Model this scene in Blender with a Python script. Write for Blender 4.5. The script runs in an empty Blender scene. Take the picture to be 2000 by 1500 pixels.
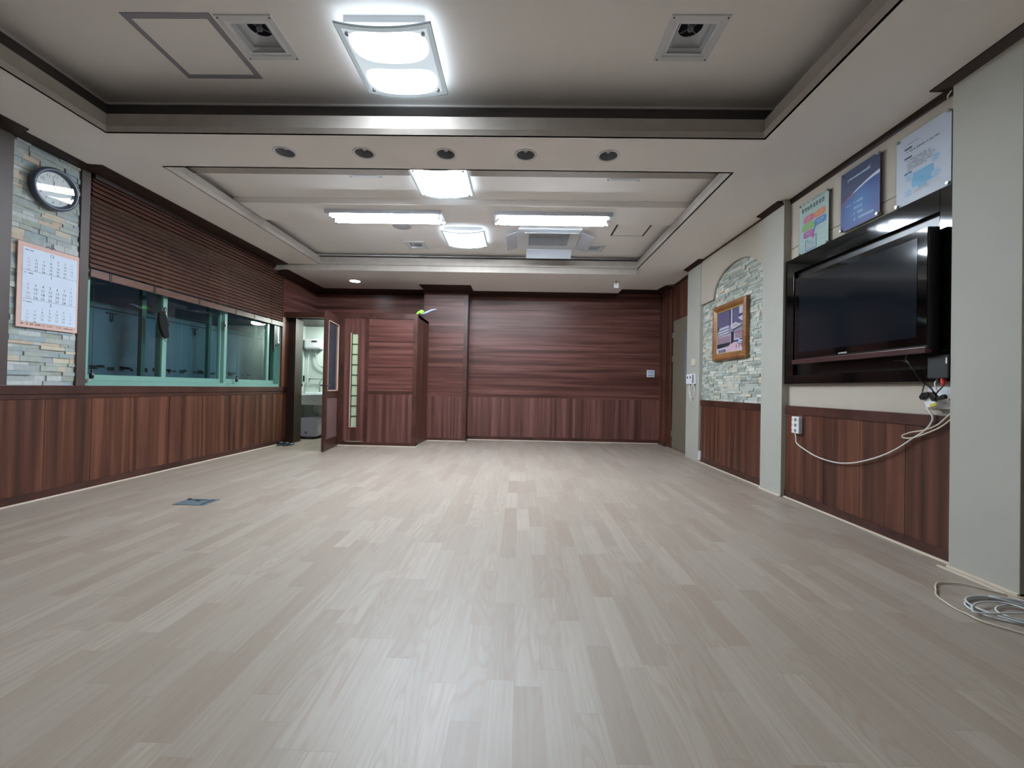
import bpy, bmesh, math, random
from mathutils import Vector, Matrix
random.seed(7)
C = bpy.context.scene.collection
# ---------------------------------------------------------------- camera, world, exposure
cam_d = bpy.data.cameras.new('camera'); cam = bpy.data.objects.new('camera', cam_d); C.objects.link(cam)
cam_d.sensor_width = 36.0; cam_d.lens = 826.0 / 2000.0 * 36.0; cam_d.clip_start = 0.02; cam_d.clip_end = 60
yaw, pit, rol = .0177, -.0099, .0204
def rotm():
    cy, sy = math.cos(yaw), math.sin(yaw); cp, sp = math.cos(pit), math.sin(pit); cr, sr = math.cos(rol), math.sin(rol)
    base = Matrix(((1, 0, 0), (0, 0, -1), (0, 1, 0)))
    Rz = Matrix(((cr, -sr, 0), (sr, cr, 0), (0, 0, 1))); Rx = Matrix(((1, 0, 0), (0, cp, -sp), (0, sp, cp))); Ry = Matrix(((cy, 0, sy), (0, 1, 0), (-sy, 0, cy)))
    return Rz @ Rx @ Ry @ base
M = rotm()
cm = Matrix((M[0], -M[1], -M[2])).transposed().to_4x4(); cm.translation = Vector((0, 0, 1.0))
cam.matrix_world = cm
bpy.context.scene.camera = cam
W = bpy.data.worlds.new('world'); bpy.context.scene.world = W; W.use_nodes = True
W.node_tree.nodes['Background'].inputs[0].default_value = (.10, .14, .2, 1)
W.node_tree.nodes['Background'].inputs[1].default_value = .02
vs = bpy.context.scene.view_settings
vs.view_transform = 'Standard'; vs.look = 'None'; vs.exposure = 2.56; vs.gamma = 1.0; vs.use_curve_mapping = False
LAMP = 15.0      # strength of the square lamps
TUBE = 24.0      # strength of the fluorescent tubes
bpy.context.scene.cycles.max_bounces = 10
bpy.context.scene.cycles.diffuse_bounces = 6
bpy.context.scene.cycles.sample_clamp_indirect = 6

# ---------------------------------------------------------------- helpers
def S(r, g=None, b=None):
    if g is None: r, g, b = r
    f = lambda c: (c / 255 / 12.92) if c / 255 <= .04045 else ((c / 255 + .055) / 1.055) ** 2.4
    return (f(r), f(g), f(b), 1)
def sc(c, k): return (c[0] * k, c[1] * k, c[2] * k, 1)
class MB:
    def __init__(s): s.v = []; s.f = []; s.m = []; s.sm = []
    def add(s, vs_, fs, m=0, smooth=False):
        n = len(s.v); s.v += [tuple(p) for p in vs_]
        for f in fs: s.f.append([i + n for i in f]); s.m.append(m); s.sm.append(smooth)
        return s
    def box(s, x0, x1, y0, y1, z0, z1, m=0):
        x0, x1 = min(x0, x1), max(x0, x1); y0, y1 = min(y0, y1), max(y0, y1); z0, z1 = min(z0, z1), max(z0, z1)
        return s.add([(x0, y0, z0), (x1, y0, z0), (x1, y1, z0), (x0, y1, z0), (x0, y0, z1), (x1, y0, z1), (x1, y1, z1), (x0, y1, z1)],
                     [(0, 3, 2, 1), (4, 5, 6, 7), (0, 1, 5, 4), (1, 2, 6, 5), (2, 3, 7, 6), (3, 0, 4, 7)], m)
    def quad(s, a, b, c, d, m=0): return s.add([a, b, c, d], [(0, 1, 2, 3)], m)
    def prism(s, pts, ax, a, b, m=0, smooth=False):
        # pts in the two other axes (in order), extruded along ax from a to b
        def P(p, t):
            return {'x': (t, p[0], p[1]), 'y': (p[0], t, p[1]), 'z': (p[0], p[1], t)}[ax]
        n = len(pts); vv = [P(p, a) for p in pts] + [P(p, b) for p in pts]
        fs = [list(range(n))[::-1], list(range(n, 2 * n))]
        s.add(vv, fs, m)
        s.add(vv, [(i, (i + 1) % n, n + (i + 1) % n, n + i) for i in range(n)], m, smooth)
        return s
    def cyl(s, p0, p1, r0, r1=None, n=16, m=0, caps=True, smooth=True):
        r1 = r0 if r1 is None else r1
        p0, p1 = Vector(p0), Vector(p1); d = (p1 - p0).normalized()
        a = d.orthogonal().normalized(); b = d.cross(a)
        vv = []
        for p, r in ((p0, r0), (p1, r1)):
            for i in range(n):
                t = 2 * math.pi * i / n; vv.append(p + a * math.cos(t) * r + b * math.sin(t) * r)
        s.add(vv, [(i, (i + 1) % n, n + (i + 1) % n, n + i) for i in range(n)], m, smooth)
        if caps: s.add(vv, [list(range(n))[::-1], list(range(n, 2 * n))], m)
        return s
    def tube(s, pts, r, n=8, m=0, sub=6):
        pts = spline([Vector(p) for p in pts], sub) if sub > 1 else [Vector(p) for p in pts]
        k = len(pts); vv = []; up = Vector((0, 0, 1)); prev = None
        for i, p in enumerate(pts):
            d = (pts[min(i + 1, k - 1)] - pts[max(i - 1, 0)]).normalized()
            if prev is None:
                a = d.orthogonal().normalized()
            else:
                a = (prev - d * prev.dot(d)); a = a.normalized() if a.length > 1e-6 else d.orthogonal().normalized()
            prev = a; b = d.cross(a)
            for j in range(n):
                t = 2 * math.pi * j / n; vv.append(p + a * math.cos(t) * r + b * math.sin(t) * r)
        fs = []
        for i in range(k - 1):
            for j in range(n): fs.append((i * n + j, i * n + (j + 1) % n, (i + 1) * n + (j + 1) % n, (i + 1) * n + j))
        s.add(vv, fs, m, True); s.add(vv, [list(range(n))[::-1], list(range((k - 1) * n, k * n))], m)
        return s
    def lathe(s, prof, o, axis='z', n=32, m=0, smooth=True):
        # prof: list of (r, h); o: origin; axis 'z','x','y' gives the direction of h
        vv = []; k = len(prof)
        for r, h in prof:
            for j in range(n):
                t = 2 * math.pi * j / n; c, q = r * math.cos(t), r * math.sin(t)
                vv.append({'z': (o[0] + c, o[1] + q, o[2] + h), 'x': (o[0] + h, o[1] + c, o[2] + q), 'y': (o[0] + c, o[1] + h, o[2] + q)}[axis])
        fs = []
        for i in range(k - 1):
            for j in range(n): fs.append((i * n + j, i * n + (j + 1) % n, (i + 1) * n + (j + 1) % n, (i + 1) * n + j))
        s.add(vv, fs, m, smooth); return s
    def build(s, name, mats, parent=None, loc=None, bevel=0, tilt=None):
        off = Vector((0, 0, 0))
        p = parent
        while p is not None: off += p.location; p = p.parent
        if loc is None: loc = Vector((0, 0, 0)) if parent is None else Vector((0, 0, 0))
        me = bpy.data.meshes.new(name)
        me.from_pydata([tuple(Vector(q) - off - Vector(loc)) for q in s.v], [], s.f)
        if not isinstance(mats, (list, tuple)): mats = [mats]
        for m in mats: me.materials.append(m)
        me.polygons.foreach_set('material_index', s.m); me.polygons.foreach_set('use_smooth', s.sm)
        bm = bmesh.new(); bm.from_mesh(me); bmesh.ops.remove_doubles(bm, verts=bm.verts, dist=1e-5); bmesh.ops.recalc_face_normals(bm, faces=bm.faces)
        bm.to_mesh(me); bm.free(); me.update()
        o = bpy.data.objects.new(name, me); C.objects.link(o); o.location = loc
        if parent is not None: o.parent = parent
        if bevel:
            b = o.modifiers.new('bevel', 'BEVEL'); b.width = bevel; b.segments = 2; b.limit_method = 'ANGLE'; b.angle_limit = 1.0
        return o
def spline(p, sub):
    out = []
    for i in range(len(p) - 1):
        a, b, c, d = p[max(i - 1, 0)], p[i], p[i + 1], p[min(i + 2, len(p) - 1)]
        for k in range(sub):
            t = k / sub
            out.append(.5 * ((2 * b) + (c - a) * t + (2 * a - 5 * b + 4 * c - d) * t * t + (3 * b - a - 3 * c + d) * t ** 3))
    out.append(p[-1]); return out
def thing(name, loc, label, cat, group=None):
    o = bpy.data.objects.new(name, None); C.objects.link(o); o.location = loc; o.empty_display_size = .05
    return tag(o, label, cat, group)
def tag(o, label, cat, group=None):
    o['label'] = label; o['category'] = cat
    if group: o['group'] = group
    return o
def struct(o): o['kind'] = 'structure'; return o
def sroot(name, loc):
    o = bpy.data.objects.new(name, None); C.objects.link(o); o.location = loc; o['kind'] = 'structure'; return o
def lab(o, t): o['label'] = t; return o
def dup(root, loc, label=None):
    r = root.copy(); C.objects.link(r); r.location = loc
    if label: r['label'] = label
    def rec(a, b):
        for ch in list(a.children):
            c = ch.copy(); C.objects.link(c); c.parent = b; rec(ch, c)
    rec(root, r); return r

# ---- materials
def nt(name):
    m = bpy.data.materials.new(name); m.use_nodes = True; t = m.node_tree; return m, t, t.nodes['Principled BSDF']
class N:
    def __init__(s, t): s.t = t
    def node(s, ty, **kw):
        n = s.t.nodes.new(ty)
        for k, v in kw.items(): setattr(n, k, v)
        return n
    def link(s, a, b): s.t.links.new(a, b)
    def math(s, op, a, b=None, c=None):
        n = s.node('ShaderNodeMath', operation=op)
        for i, v in enumerate((a, b, c)):
            if v is None: continue
            if hasattr(v, 'is_linked') or hasattr(v, 'links'): s.link(v, n.inputs[i])
            else: n.inputs[i].default_value = v
        return n.outputs[0]
    def mix(s, fac, a, b, mode='MIX'):
        n = s.node('ShaderNodeMix', data_type='RGBA', blend_type=mode)
        for i, v in ((0, fac), (6, a), (7, b)):
            if hasattr(v, 'links'): s.link(v, n.inputs[i])
            else: n.inputs[i].default_value = v
        return n.outputs[2]
    def noise(s, vec, scale, detail=3, dist=0, rough=.5):
        n = s.node('ShaderNodeTexNoise'); n.inputs['Scale'].default_value = scale; n.inputs['Detail'].default_value = detail
        n.inputs['Distortion'].default_value = dist; n.inputs['Roughness'].default_value = rough
        if vec is not None: s.link(vec, n.inputs['Vector'])
        return n.outputs['Fac']
    def ramp(s, fac, stops):
        n = s.node('ShaderNodeValToRGB'); r = n.color_ramp
        while len(r.elements) < len(stops): r.elements.new(.5)
        for e, (p, c) in zip(r.elements, stops): e.position = p; e.color = c
        s.link(fac, n.inputs[0]); return n.outputs[0]
    def mapping(s, scale, loc=(0, 0, 0), src='Object'):
        tc = s.node('ShaderNodeTexCoord'); mp = s.node('ShaderNodeMapping'); s.link(tc.outputs[src], mp.inputs[0])
        mp.inputs['Scale'].default_value = scale; mp.inputs['Location'].default_value = loc; return mp.outputs[0]
    def bump(s, h, strength, dist=.01):
        b = s.node('ShaderNodeBump'); b.inputs['Strength'].default_value = strength; b.inputs['Distance'].default_value = dist
        s.link(h, b.inputs['Height']); return b.outputs[0]
def plain(name, col, rough=.5, metal=0, spec=.5, noise=.0, nscale=8, bump=0, bscale=200, coat=0, emit=None):
    m, t, p = nt(name); k = N(t)
    p.inputs['Base Color'].default_value = col; p.inputs['Roughness'].default_value = rough; p.inputs['Metallic'].default_value = metal
    p.inputs['Specular IOR Level'].default_value = spec; p.inputs['Coat Weight'].default_value = coat
    if noise:
        v = k.mapping((1, 1, 1)); f = k.noise(v, nscale, 4)
        k.link(k.ramp(f, [(.25, sc(col, 1 - noise)), (.75, sc(col, 1 + noise))]), p.inputs['Base Color'])
    if bump:
        v = k.mapping((1, 1, 1)); k.link(k.bump(k.noise(v, bscale, 2), bump, .002), p.inputs['Normal'])
    if emit: p.inputs['Emission Color'].default_value = col; p.inputs['Emission Strength'].default_value = emit
    return m
def wood(name, stretch, dark, mid, light, rough=.38, seed=0, spec=.5):
    """stretch: mapping scale vector, small along the grain"""
    m, t, p = nt(name); k = N(t)
    v = k.mapping(stretch, (seed, seed * .7, seed * .3))
    big = k.noise(v, 1.0, 2, .3); fine = k.noise(v, 7.0, 4, .2, .6)
    base = k.ramp(big, [(.3, dark), (.5, mid), (.7, light)])
    f2 = k.ramp(fine, [(.3, (.55, .55, .55, 1)), (.6, (1.1, 1.1, 1.1, 1))])
    k.link(k.mix(.55, base, f2, 'MULTIPLY'), p.inputs['Base Color'])
    p.inputs['Roughness'].default_value = rough; p.inputs['Specular IOR Level'].default_value = spec
    k.link(k.bump(fine, .08, .002), p.inputs['Normal'])
    return m
D1, D2, D3 = S(52, 26, 17), S(86, 49, 35), S(116, 72, 53)
E1, E2, E3 = S(68, 38, 33), S(94, 57, 50), S(120, 80, 73)
m_woodL = wood('dark_walnut_vertical_grain', (13, 13, .35), D1, D2, D3, .42)
m_woodB = wood('dark_walnut_back_vertical', (16, 16, .35), E1, E2, E3, .42, 3)
m_woodH = wood('dark_walnut_horizontal_grain', (.5, .5, 16), E1, E2, E3, .38, 5, .36)
m_trim = wood('dark_walnut_trim', (3, 3, 3), S(56, 30, 24), S(70, 40, 32), S(80, 48, 39), .4, 2)
m_crown = plain('dark_brown_moulding', S(44, 27, 19), .45)
m_greybrown = plain('grey_brown_trim', S(74, 62, 58), .5)
m_blind = wood('blind_slat_wood', (3, .6, 3), S(92, 62, 52), S(104, 72, 60), S(116, 83, 71), .4, 9)
m_ceil = plain('off_white_ceiling_paper', S(240, 236, 233), .85, spec=.2, noise=.02, nscale=2, bump=.12, bscale=160)
m_tray = plain('beige_textured_moulding_paper', S(166, 158, 150), .7, spec=.3, noise=.07, nscale=9, bump=.1, bscale=90)
m_beige = plain('greige_wall_paper', S(178, 170, 156), .75, spec=.3, noise=.03, nscale=3, bump=.15, bscale=220)
m_pillar = plain('pale_grey_pillar_paper', S(170, 169, 159), .7, spec=.3, noise=.03, nscale=3, bump=.15, bscale=220)
m_white = plain('white_plastic', S(225, 226, 228), .4)
m_whitem = plain('white_painted_metal', S(215, 217, 220), .35)
m_black = plain('black_plastic', S(14, 14, 16), .35)
m_blackgloss = plain('black_gloss_panel', S(7, 10, 10), .06, spec=.6)
m_steel = plain('brushed_steel', S(170, 170, 172), .3, 1)
m_dgrey = plain('dark_grey_void', S(30, 30, 34), .6)
m_grey = plain('grey_plastic', S(120, 124, 132), .5)
m_silic = plain('beige_floor_edge_bead', S(214, 200, 182), .5)
m_greenal = plain('mint_green_aluminium', S(118, 160, 148), .35, spec=.5)
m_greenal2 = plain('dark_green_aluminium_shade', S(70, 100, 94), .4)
m_tile = plain('white_bathroom_tile', S(205, 215, 208), .25)
m_cordw = plain('white_cable', S(214, 212, 208), .45)
m_cordc = plain('cream_cable', S(206, 198, 178), .5)
m_cordg = plain('grey_white_cable', S(206, 212, 214), .45)
m_gold = wood('gilded_brown_frame', (5, 5, 5), S(110, 70, 38), S(138, 92, 52), S(160, 112, 66), .3, 4)
m_goldl = plain('gold_inner_lip', S(206, 184, 124), .3, .3)

def glass(name, tint=(1, 1, 1, 1), ior=1.5, rough=0.0, refl=1.0):
    m = bpy.data.materials.new(name); m.use_nodes = True; t = m.node_tree; k = N(t)
    t.nodes.remove(t.nodes['Principled BSDF'])
    tr = k.node('ShaderNodeBsdfTransparent'); tr.inputs[0].default_value = tint
    gl = k.node('ShaderNodeBsdfGlossy'); gl.inputs['Roughness'].default_value = rough
    fr = k.node('ShaderNodeFresnel'); ge = k.node('ShaderNodeNewGeometry')
    k.link(k.math('ADD', ior, k.math('MULTIPLY', ge.outputs['Backfacing'], 1.0 / ior - ior)), fr.inputs[0])
    mx = k.node('ShaderNodeMixShader'); k.link(k.math('MULTIPLY', fr.outputs[0], refl), mx.inputs[0]); k.link(tr.outputs[0], mx.inputs[1]); k.link(gl.outputs[0], mx.inputs[2])
    k.link(mx.outputs[0], t.nodes['Material Output'].inputs[0]); return m
m_glass = glass('window_glass', (.8, .9, .9, 1))
m_acryl = glass('clear_acrylic', (.97, .98, .98, 1))
m_clockg = glass('clock_glass', (.97, .98, .98, 1), 1.45)

def floor_mat():
    m, t, p = nt('pale_oak_laminate'); k = N(t)
    tc = k.node('ShaderNodeTexCoord'); sp = k.node('ShaderNodeSeparateXYZ'); k.link(tc.outputs['Object'], sp.inputs[0])
    u = k.math('DIVIDE', sp.outputs[0], .094); iu = k.math('FLOOR', u)
    wn = k.node('ShaderNodeTexWhiteNoise', noise_dimensions='1D'); k.link(iu, wn.inputs['W'])
    v = k.math('ADD', k.math('DIVIDE', sp.outputs[1], .52), k.math('MULTIPLY', wn.outputs[0], 7.3)); iv = k.math('FLOOR', v)
    cb = k.node('ShaderNodeCombineXYZ'); k.link(iu, cb.inputs[0]); k.link(iv, cb.inputs[1])
    w2 = k.node('ShaderNodeTexWhiteNoise', noise_dimensions='2D'); k.link(cb.outputs[0], w2.inputs['Vector'])
    cr = w2.outputs['Value']
    # grain
    mp = k.node('ShaderNodeMapping'); k.link(tc.outputs['Object'], mp.inputs[0]); mp.inputs['Scale'].default_value = (46, 1.5, 1)
    va = k.node('ShaderNodeVectorMath', operation='ADD'); sc3 = k.node('ShaderNodeVectorMath', operation='SCALE'); k.link(w2.outputs['Color'], sc3.inputs[0]); sc3.inputs['Scale'].default_value = 40
    k.link(mp.outputs[0], va.inputs[0]); k.link(sc3.outputs[0], va.inputs[1])
    g1 = k.noise(va.outputs[0], 1.0, 5, 1.2, .6)
    g2 = k.noise(va.outputs[0], 5.0, 3, .4, .6)
    # cathedral rings
    mp2 = k.node('ShaderNodeMapping'); k.link(tc.outputs['Object'], mp2.inputs[0]); mp2.inputs['Scale'].default_value = (7, .9, 1)
    va2 = k.node('ShaderNodeVectorMath', operation='ADD'); k.link(mp2.outputs[0], va2.inputs[0]); k.link(sc3.outputs[0], va2.inputs[1])
    n3 = k.noise(va2.outputs[0], 1.1, 1, .2)
    ring = k.math('SINE', k.math('MULTIPLY', n3, 85.0))
    base = k.ramp(cr, [(0, S(146, 133, 120)), (.3, S(153, 142, 130)), (.7, S(157, 147, 135)), (1, S(165, 155, 143))])
    c1 = k.mix(k.math('MULTIPLY', k.ramp(g1, [(.35, (1, 1, 1, 1)), (.6, (0, 0, 0, 1))]), .30), base, S(134, 114, 100))
    c2 = k.mix(k.math('MULTIPLY', k.ramp(g2, [(.3, (1, 1, 1, 1)), (.55, (0, 0, 0, 1))]), .22), c1, S(128, 109, 96))
    rm = k.math('MULTIPLY', k.math('MULTIPLY', k.math('GREATER_THAN', w2.outputs['Color'], .5), k.math('MAXIMUM', ring, 0.0)), .34)
    c3 = k.mix(rm, c2, S(140, 118, 102))
    fu = k.math('FRACT', u); fv = k.math('FRACT', v)
    eu = k.math('LESS_THAN', fu, .012); ev = k.math('LESS_THAN', fv, .004)
    e = k.math('MULTIPLY', k.math('MAXIMUM', eu, ev), .35)
    c4 = k.mix(e, c3, S(120, 104, 92))
    k.link(c4, p.inputs['Base Color']); p.inputs['Roughness'].default_value = .42; p.inputs['Specular IOR Level'].default_value = .45
    k.link(k.bump(g2, .05, .001), p.inputs['Normal'])
    return m
m_floor = floor_mat()
stoneL = [plain('ledger_stone_%s' % n, S(c), .8, noise=.12, nscale=30, bump=.5, bscale=60) for n, c in
          (('slate', (160, 168, 168)), ('green', (164, 172, 164)), ('pale', (184, 190, 188)), ('sand', (192, 184, 166)), ('olive', (152, 160, 150)), ('blue', (148, 162, 166)), ('rust', (188, 172, 154)))]
stoneR = [plain('pale_stone_%s' % n, S(c), .8, noise=.10, nscale=30, bump=.5, bscale=60) for n, c in
          (('a', (172, 178, 168)), ('b', (154, 162, 154)), ('c', (188, 191, 182)), ('d', (192, 184, 164)), ('e', (144, 152, 142)), ('f', (176, 181, 172)), ('g', (206, 206, 196)))]

# ---- text as mesh
_tc = {}
def text_geo(txt):
    if txt in _tc: return _tc[txt]
    cu = bpy.data.curves.new('t', 'FONT'); cu.body = txt; cu.align_x = 'CENTER'; cu.align_y = 'CENTER'; cu.size = 1; cu.resolution_u = 2
    o = bpy.data.objects.new('t', cu); C.objects.link(o); dg = bpy.context.evaluated_depsgraph_get(); dg.update()
    me = bpy.data.meshes.new_from_object(o.evaluated_get(dg))
    r = ([tuple(v.co) for v in me.vertices], [tuple(p.vertices) for p in me.polygons])
    bpy.data.objects.remove(o); bpy.data.curves.remove(cu); bpy.data.meshes.remove(me); _tc[txt] = r; return r
class Art:
    """flat printed shapes on a plane; o = lower left corner, u = right direction, n = towards the viewer"""
    def __init__(s, mb, o, u, n, up=(0, 0, 1)): s.mb = mb; s.o = Vector(o); s.u = Vector(u); s.n = Vector(n); s.up = Vector(up)
    def P(s, a, b, d): return s.o + s.u * a + s.up * b + s.n * d
    def rect(s, a0, a1, b0, b1, m, d=.0005): s.mb.add([s.P(a0, b0, d), s.P(a1, b0, d), s.P(a1, b1, d), s.P(a0, b1, d)], [(0, 1, 2, 3)], m)
    def poly(s, pts, m, d=.0005): s.mb.add([s.P(a, b, d) for a, b in pts], [list(range(len(pts)))], m)
    def disc(s, a, b, r, m, d=.0005, rb=None, n=24): s.poly([(a + r * math.cos(6.2832 * i / n), b + (rb or r) * math.sin(6.2832 * i / n)) for i in range(n)], m, d)
    def rrect(s, a0, a1, b0, b1, r, m, d=.0005):
        pts = []
        for cx, cy, t0 in ((a1 - r, b1 - r, 0), (a0 + r, b1 - r, 90), (a0 + r, b0 + r, 180), (a1 - r, b0 + r, 270)):
            for i in range(6): t = math.radians(t0 + i * 18); pts.append((cx + r * math.cos(t), cy + r * math.sin(t)))
        s.poly(pts, m, d)
    def band(s, top, bot, m, d=.0005):
        n = len(top); s.mb.add([s.P(a, b, d) for a, b in top] + [s.P(a, b, d) for a, b in bot], [(i, i + 1, n + i + 1, n + i) for i in range(n - 1)], m)
    def text(s, txt, a, b, size, m, d=.0008, sx=1):
        v, f = text_geo(txt)
        s.mb.add([s.P(a + x * size * sx, b + y * size, d) for x, y, z in v], f, m)
    def strokes(s, a0, a1, b, h, m, d=.0006, n=None):
        """a line of small print, too small to read"""
        x = a0; rnd = random.Random(int(a0 * 977 + b * 7919))
        while x < a1 - h * .3:
            w = h * rnd.uniform(.35, .8)
            if rnd.random() < .82: s.rect(x, min(x + w, a1), b - h * .35, b + h * rnd.uniform(.3, .5), m, d)
            x += w + h * .18

# ================================================================ ROOM SHELL
XL, XR, YB = -3.94, 2.60, 8.09
ZA, ZB = 2.90, 2.81
mb = MB(); mb.box(-4.6, 3.1, -2.3, 8.5, -.08, 0); struct(mb.build('floor', m_floor))
# --- ceiling
mb = MB()
zt = 3.30
T1 = (-3.205, 1.787, -1.2, 3.165); T2 = (-3.185, 1.795, 3.68, 6.60)
def slab(x0, x1, y0, y1, z, m=0): mb.quad((x0, y0, z), (x1, y0, z), (x1, y1, z), (x0, y1, z), m)
slab(-4.5, T1[0], -2.3, 6.62, ZA); slab(T1[1], 3.0, -2.3, 6.62, ZA); slab(1.80, 3.0, 6.62, 8.4, ZA)
slab(T1[0], T1[1], -2.3, T1[2], ZA)
# middle strip with the five downlight holes
dl_x = [-1.965, -1.310, -.640, .012, .683]; dl_y = 3.425; dl_r = .074
ys, ye = T1[3], T2[2]; xs = [T1[0]] + [(dl_x[i] + dl_x[i + 1]) / 2 for i in range(4)] + [T1[1]]
for i, cx in enumerate(dl_x):
    a, b = cx - .12, cx + .12
    slab(xs[i], a, ys, ye, ZA); slab(b, xs[i + 1], ys, ye, ZA); slab(a, b, ys, dl_y - .12, ZA); slab(a, b, dl_y + .12, ye, ZA)
    n = 32; ring = []; sq = []
    for j in range(n):
        t = 2 * math.pi * j / n; c, q = math.cos(t), math.sin(t); k = .12 / max(abs(c), abs(q))
        ring.append((cx + dl_r * c, dl_y + dl_r * q, ZA)); sq.append((cx + k * c, dl_y + k * q, ZA))
    mb.add(ring + sq, [(j, (j + 1) % n, n + (j + 1) % n, n + j) for j in range(n)], 0)
# back dropped soffit
slab(-4.5, 1.80, 6.62, 8.4, ZB); mb.quad((1.80, 6.62, ZB), (1.80, 8.4, ZB), (1.80, 8.4, ZA + .02), (1.80, 6.62, ZA + .02), 1)
mb.quad((-4.5, 6.62, ZB), (1.80, 6.62, ZB), (1.80, 6.62, ZA + .02), (-4.5, 6.62, ZA + .02), 1)
# tray linings
U1, U2 = 3.25, 3.085
def slab_holes(x0, x1, y0, y1, z, holes):
    xs_ = sorted({x0, x1} | {v for h in holes for v in (h[0] - h[2], h[0] + h[2])}); ys_ = sorted({y0, y1} | {v for h in holes for v in (h[1] - h[2], h[1] + h[2])})
    for a, b in zip(xs_, xs_[1:]):
        for c, d in zip(ys_, ys_[1:]):
            mx_, my_ = (a + b) / 2, (c + d) / 2
            if not any(abs(mx_ - h[0]) < h[2] and abs(my_ - h[1]) < h[2] for h in holes): slab(a, b, c, d, z)
def tray(T, U, g, holes, zl=3.04):
    x0, x1, y0, y1 = T
    # rising fascia (thin board) with a lip and the narrow cove behind it
    for (a, b, c, d) in ((x0 - .018, x0, y0, y1), (x1, x1 + .018, y0, y1), (x0 - .018, x1 + .018, y0 - .018, y0), (x0 - .018, x1 + .018, y1, y1 + .018)):
        mb.box(a, b, c, d, ZA - (0 if True else 0), zl, 1)
    # lower bead of the moulding: leans inward, so its face looks down
    e, zb, zc_ = .020, ZA, ZA + .034
    o_ = [(x0, y0), (x1, y0), (x1, y1), (x0, y1)]; i_ = [(x0 + e, y0 + e), (x1 - e, y0 + e), (x1 - e, y1 - e), (x0 + e, y1 - e)]
    mb.add([(x, y, zb) for x, y in o_] + [(x, y, zc_) for x, y in i_] + [(x, y, zc_ + .004) for x, y in i_] + [(x, y, zc_ + .004) for x, y in o_],
           [(k, (k + 1) % 4, 4 + (k + 1) % 4, 4 + k) for k in range(4)] + [(4 + k, 4 + (k + 1) % 4, 8 + (k + 1) % 4, 8 + k) for k in range(4)] + [(8 + k, 8 + (k + 1) % 4, 12 + (k + 1) % 4, 12 + k) for k in range(4)], 1)
    # slim strip where the cove wall meets the upper ceiling
    for (a, b, c, d) in ((x0 - g, x0 - g + .012, y0 - g, y1 + g), (x1 + g - .012, x1 + g, y0 - g, y1 + g), (x0 - g, x1 + g, y1 + g - .012, y1 + g)): mb.box(a, b, c, d, U - .014, U - .001, 0)
    slab_holes(x0 - g, x1 + g, y0 - g, y1 + g, U, holes)
    X0, X1, Y0, Y1 = x0 - g, x1 + g, y0 - g, y1 + g
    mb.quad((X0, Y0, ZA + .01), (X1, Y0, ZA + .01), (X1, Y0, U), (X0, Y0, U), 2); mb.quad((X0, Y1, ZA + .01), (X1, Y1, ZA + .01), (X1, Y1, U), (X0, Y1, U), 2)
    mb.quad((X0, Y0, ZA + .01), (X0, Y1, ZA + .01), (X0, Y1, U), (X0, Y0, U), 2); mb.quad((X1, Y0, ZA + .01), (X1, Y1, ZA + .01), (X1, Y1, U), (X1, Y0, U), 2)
vents = [(1.045, 2.693, U1, .36), (-1.743, 2.708, U1, .36), (-1.575, 4.02, U2, .335), (.985, 4.03, U2, .335), (-1.56, 6.19, U2, .30), (1.05, 6.22, U2, .30)]
tray(T1, U1, .19, [(v[0], v[1], v[3] / 2 - .045) for v in vents if v[2] == U1]); tray(T2, U2, .12, [(v[0], v[1], v[3] / 2 - .045) for v in vents if v[2] == U2], 3.012)
# ledge board over the near edge of the second tray and the shallow beam across it
mb.box(T2[0] - .07, T2[1] + .07, T2[2] - .02, 4.06, 3.04, 3.084, 1)
mb.box(T2[0] - .07, T2[1] + .07, 4.665, 5.16, 3.02, 3.084, 0)
struct(mb.build('ceiling', [m_ceil, m_tray, plain('dark_cove_wall', S(92, 86, 84), .8)]))  # cove walls get a darker even colour than the ceiling

# --- crown mouldings
def crown(name, top, bot, zt_, zb_):
    b = MB(); n = len(top); vv = [(x, y, zt_) for x, y in top] + [(x, y, zt_ - .008) for x, y in top] + [(x, y, zb_) for x, y in bot]
    b.add(vv, [(k * n + i, k * n + i + 1, k * n + n + i + 1, k * n + n + i) for k in (0, 1) for i in range(n - 1)], 0)
    return struct(b.build(name, m_crown))
crown('trim_1', [(-3.777, -2.2), (-3.777, 3.14), (-3.84, 3.14), (-3.84, 3.64), (-3.725, 3.655), (-3.70, 6.62)],
      [(-3.92, -2.2), (-3.92, 3.175), (-3.935, 3.175), (-3.935, 3.68), (-3.915, 3.70), (-3.915, 6.62)], ZA, 2.872)
crown('trim_2', [(2.51, -2.2), (2.51, 2.655), (2.605, 2.655), (2.605, 4.20), (2.51, 4.20), (2.51, 4.575), (2.59, 4.575), (2.59, 6.07), (2.52, 6.07), (2.52, 6.62), (2.675, 6.64), (2.715, 7.52), (2.585, 7.60), (2.54, 7.965)],
      [(2.545, -2.2), (2.545, 2.545), (2.622, 2.545), (2.622, 4.165), (2.555, 4.165), (2.555, 4.52), (2.587, 4.52), (2.587, 6.11), (2.572, 6.11), (2.572, 6.57), (2.705, 6.57), (2.705, 7.545), (2.70, 7.73), (2.655, 8.08)], ZA, 2.85)
crown('trim_3', [(2.60, 7.965), (1.80, 7.965)], [(2.655, 8.085), (1.80, 8.085)], ZA, 2.84)
crown('trim_7', [(1.80, 7.90), (-.90, 7.90), (-.90, 7.46), (-1.82, 7.46), (-1.82, 7.87), (-3.71, 7.87), (-3.71, 6.62)], [(1.80, 8.085), (-.98, 8.085), (-.98, 7.796), (-1.75, 7.796), (-1.75, 8.085), (-3.92, 8.085), (-3.92, 6.62)], ZB, 2.745)

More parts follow.
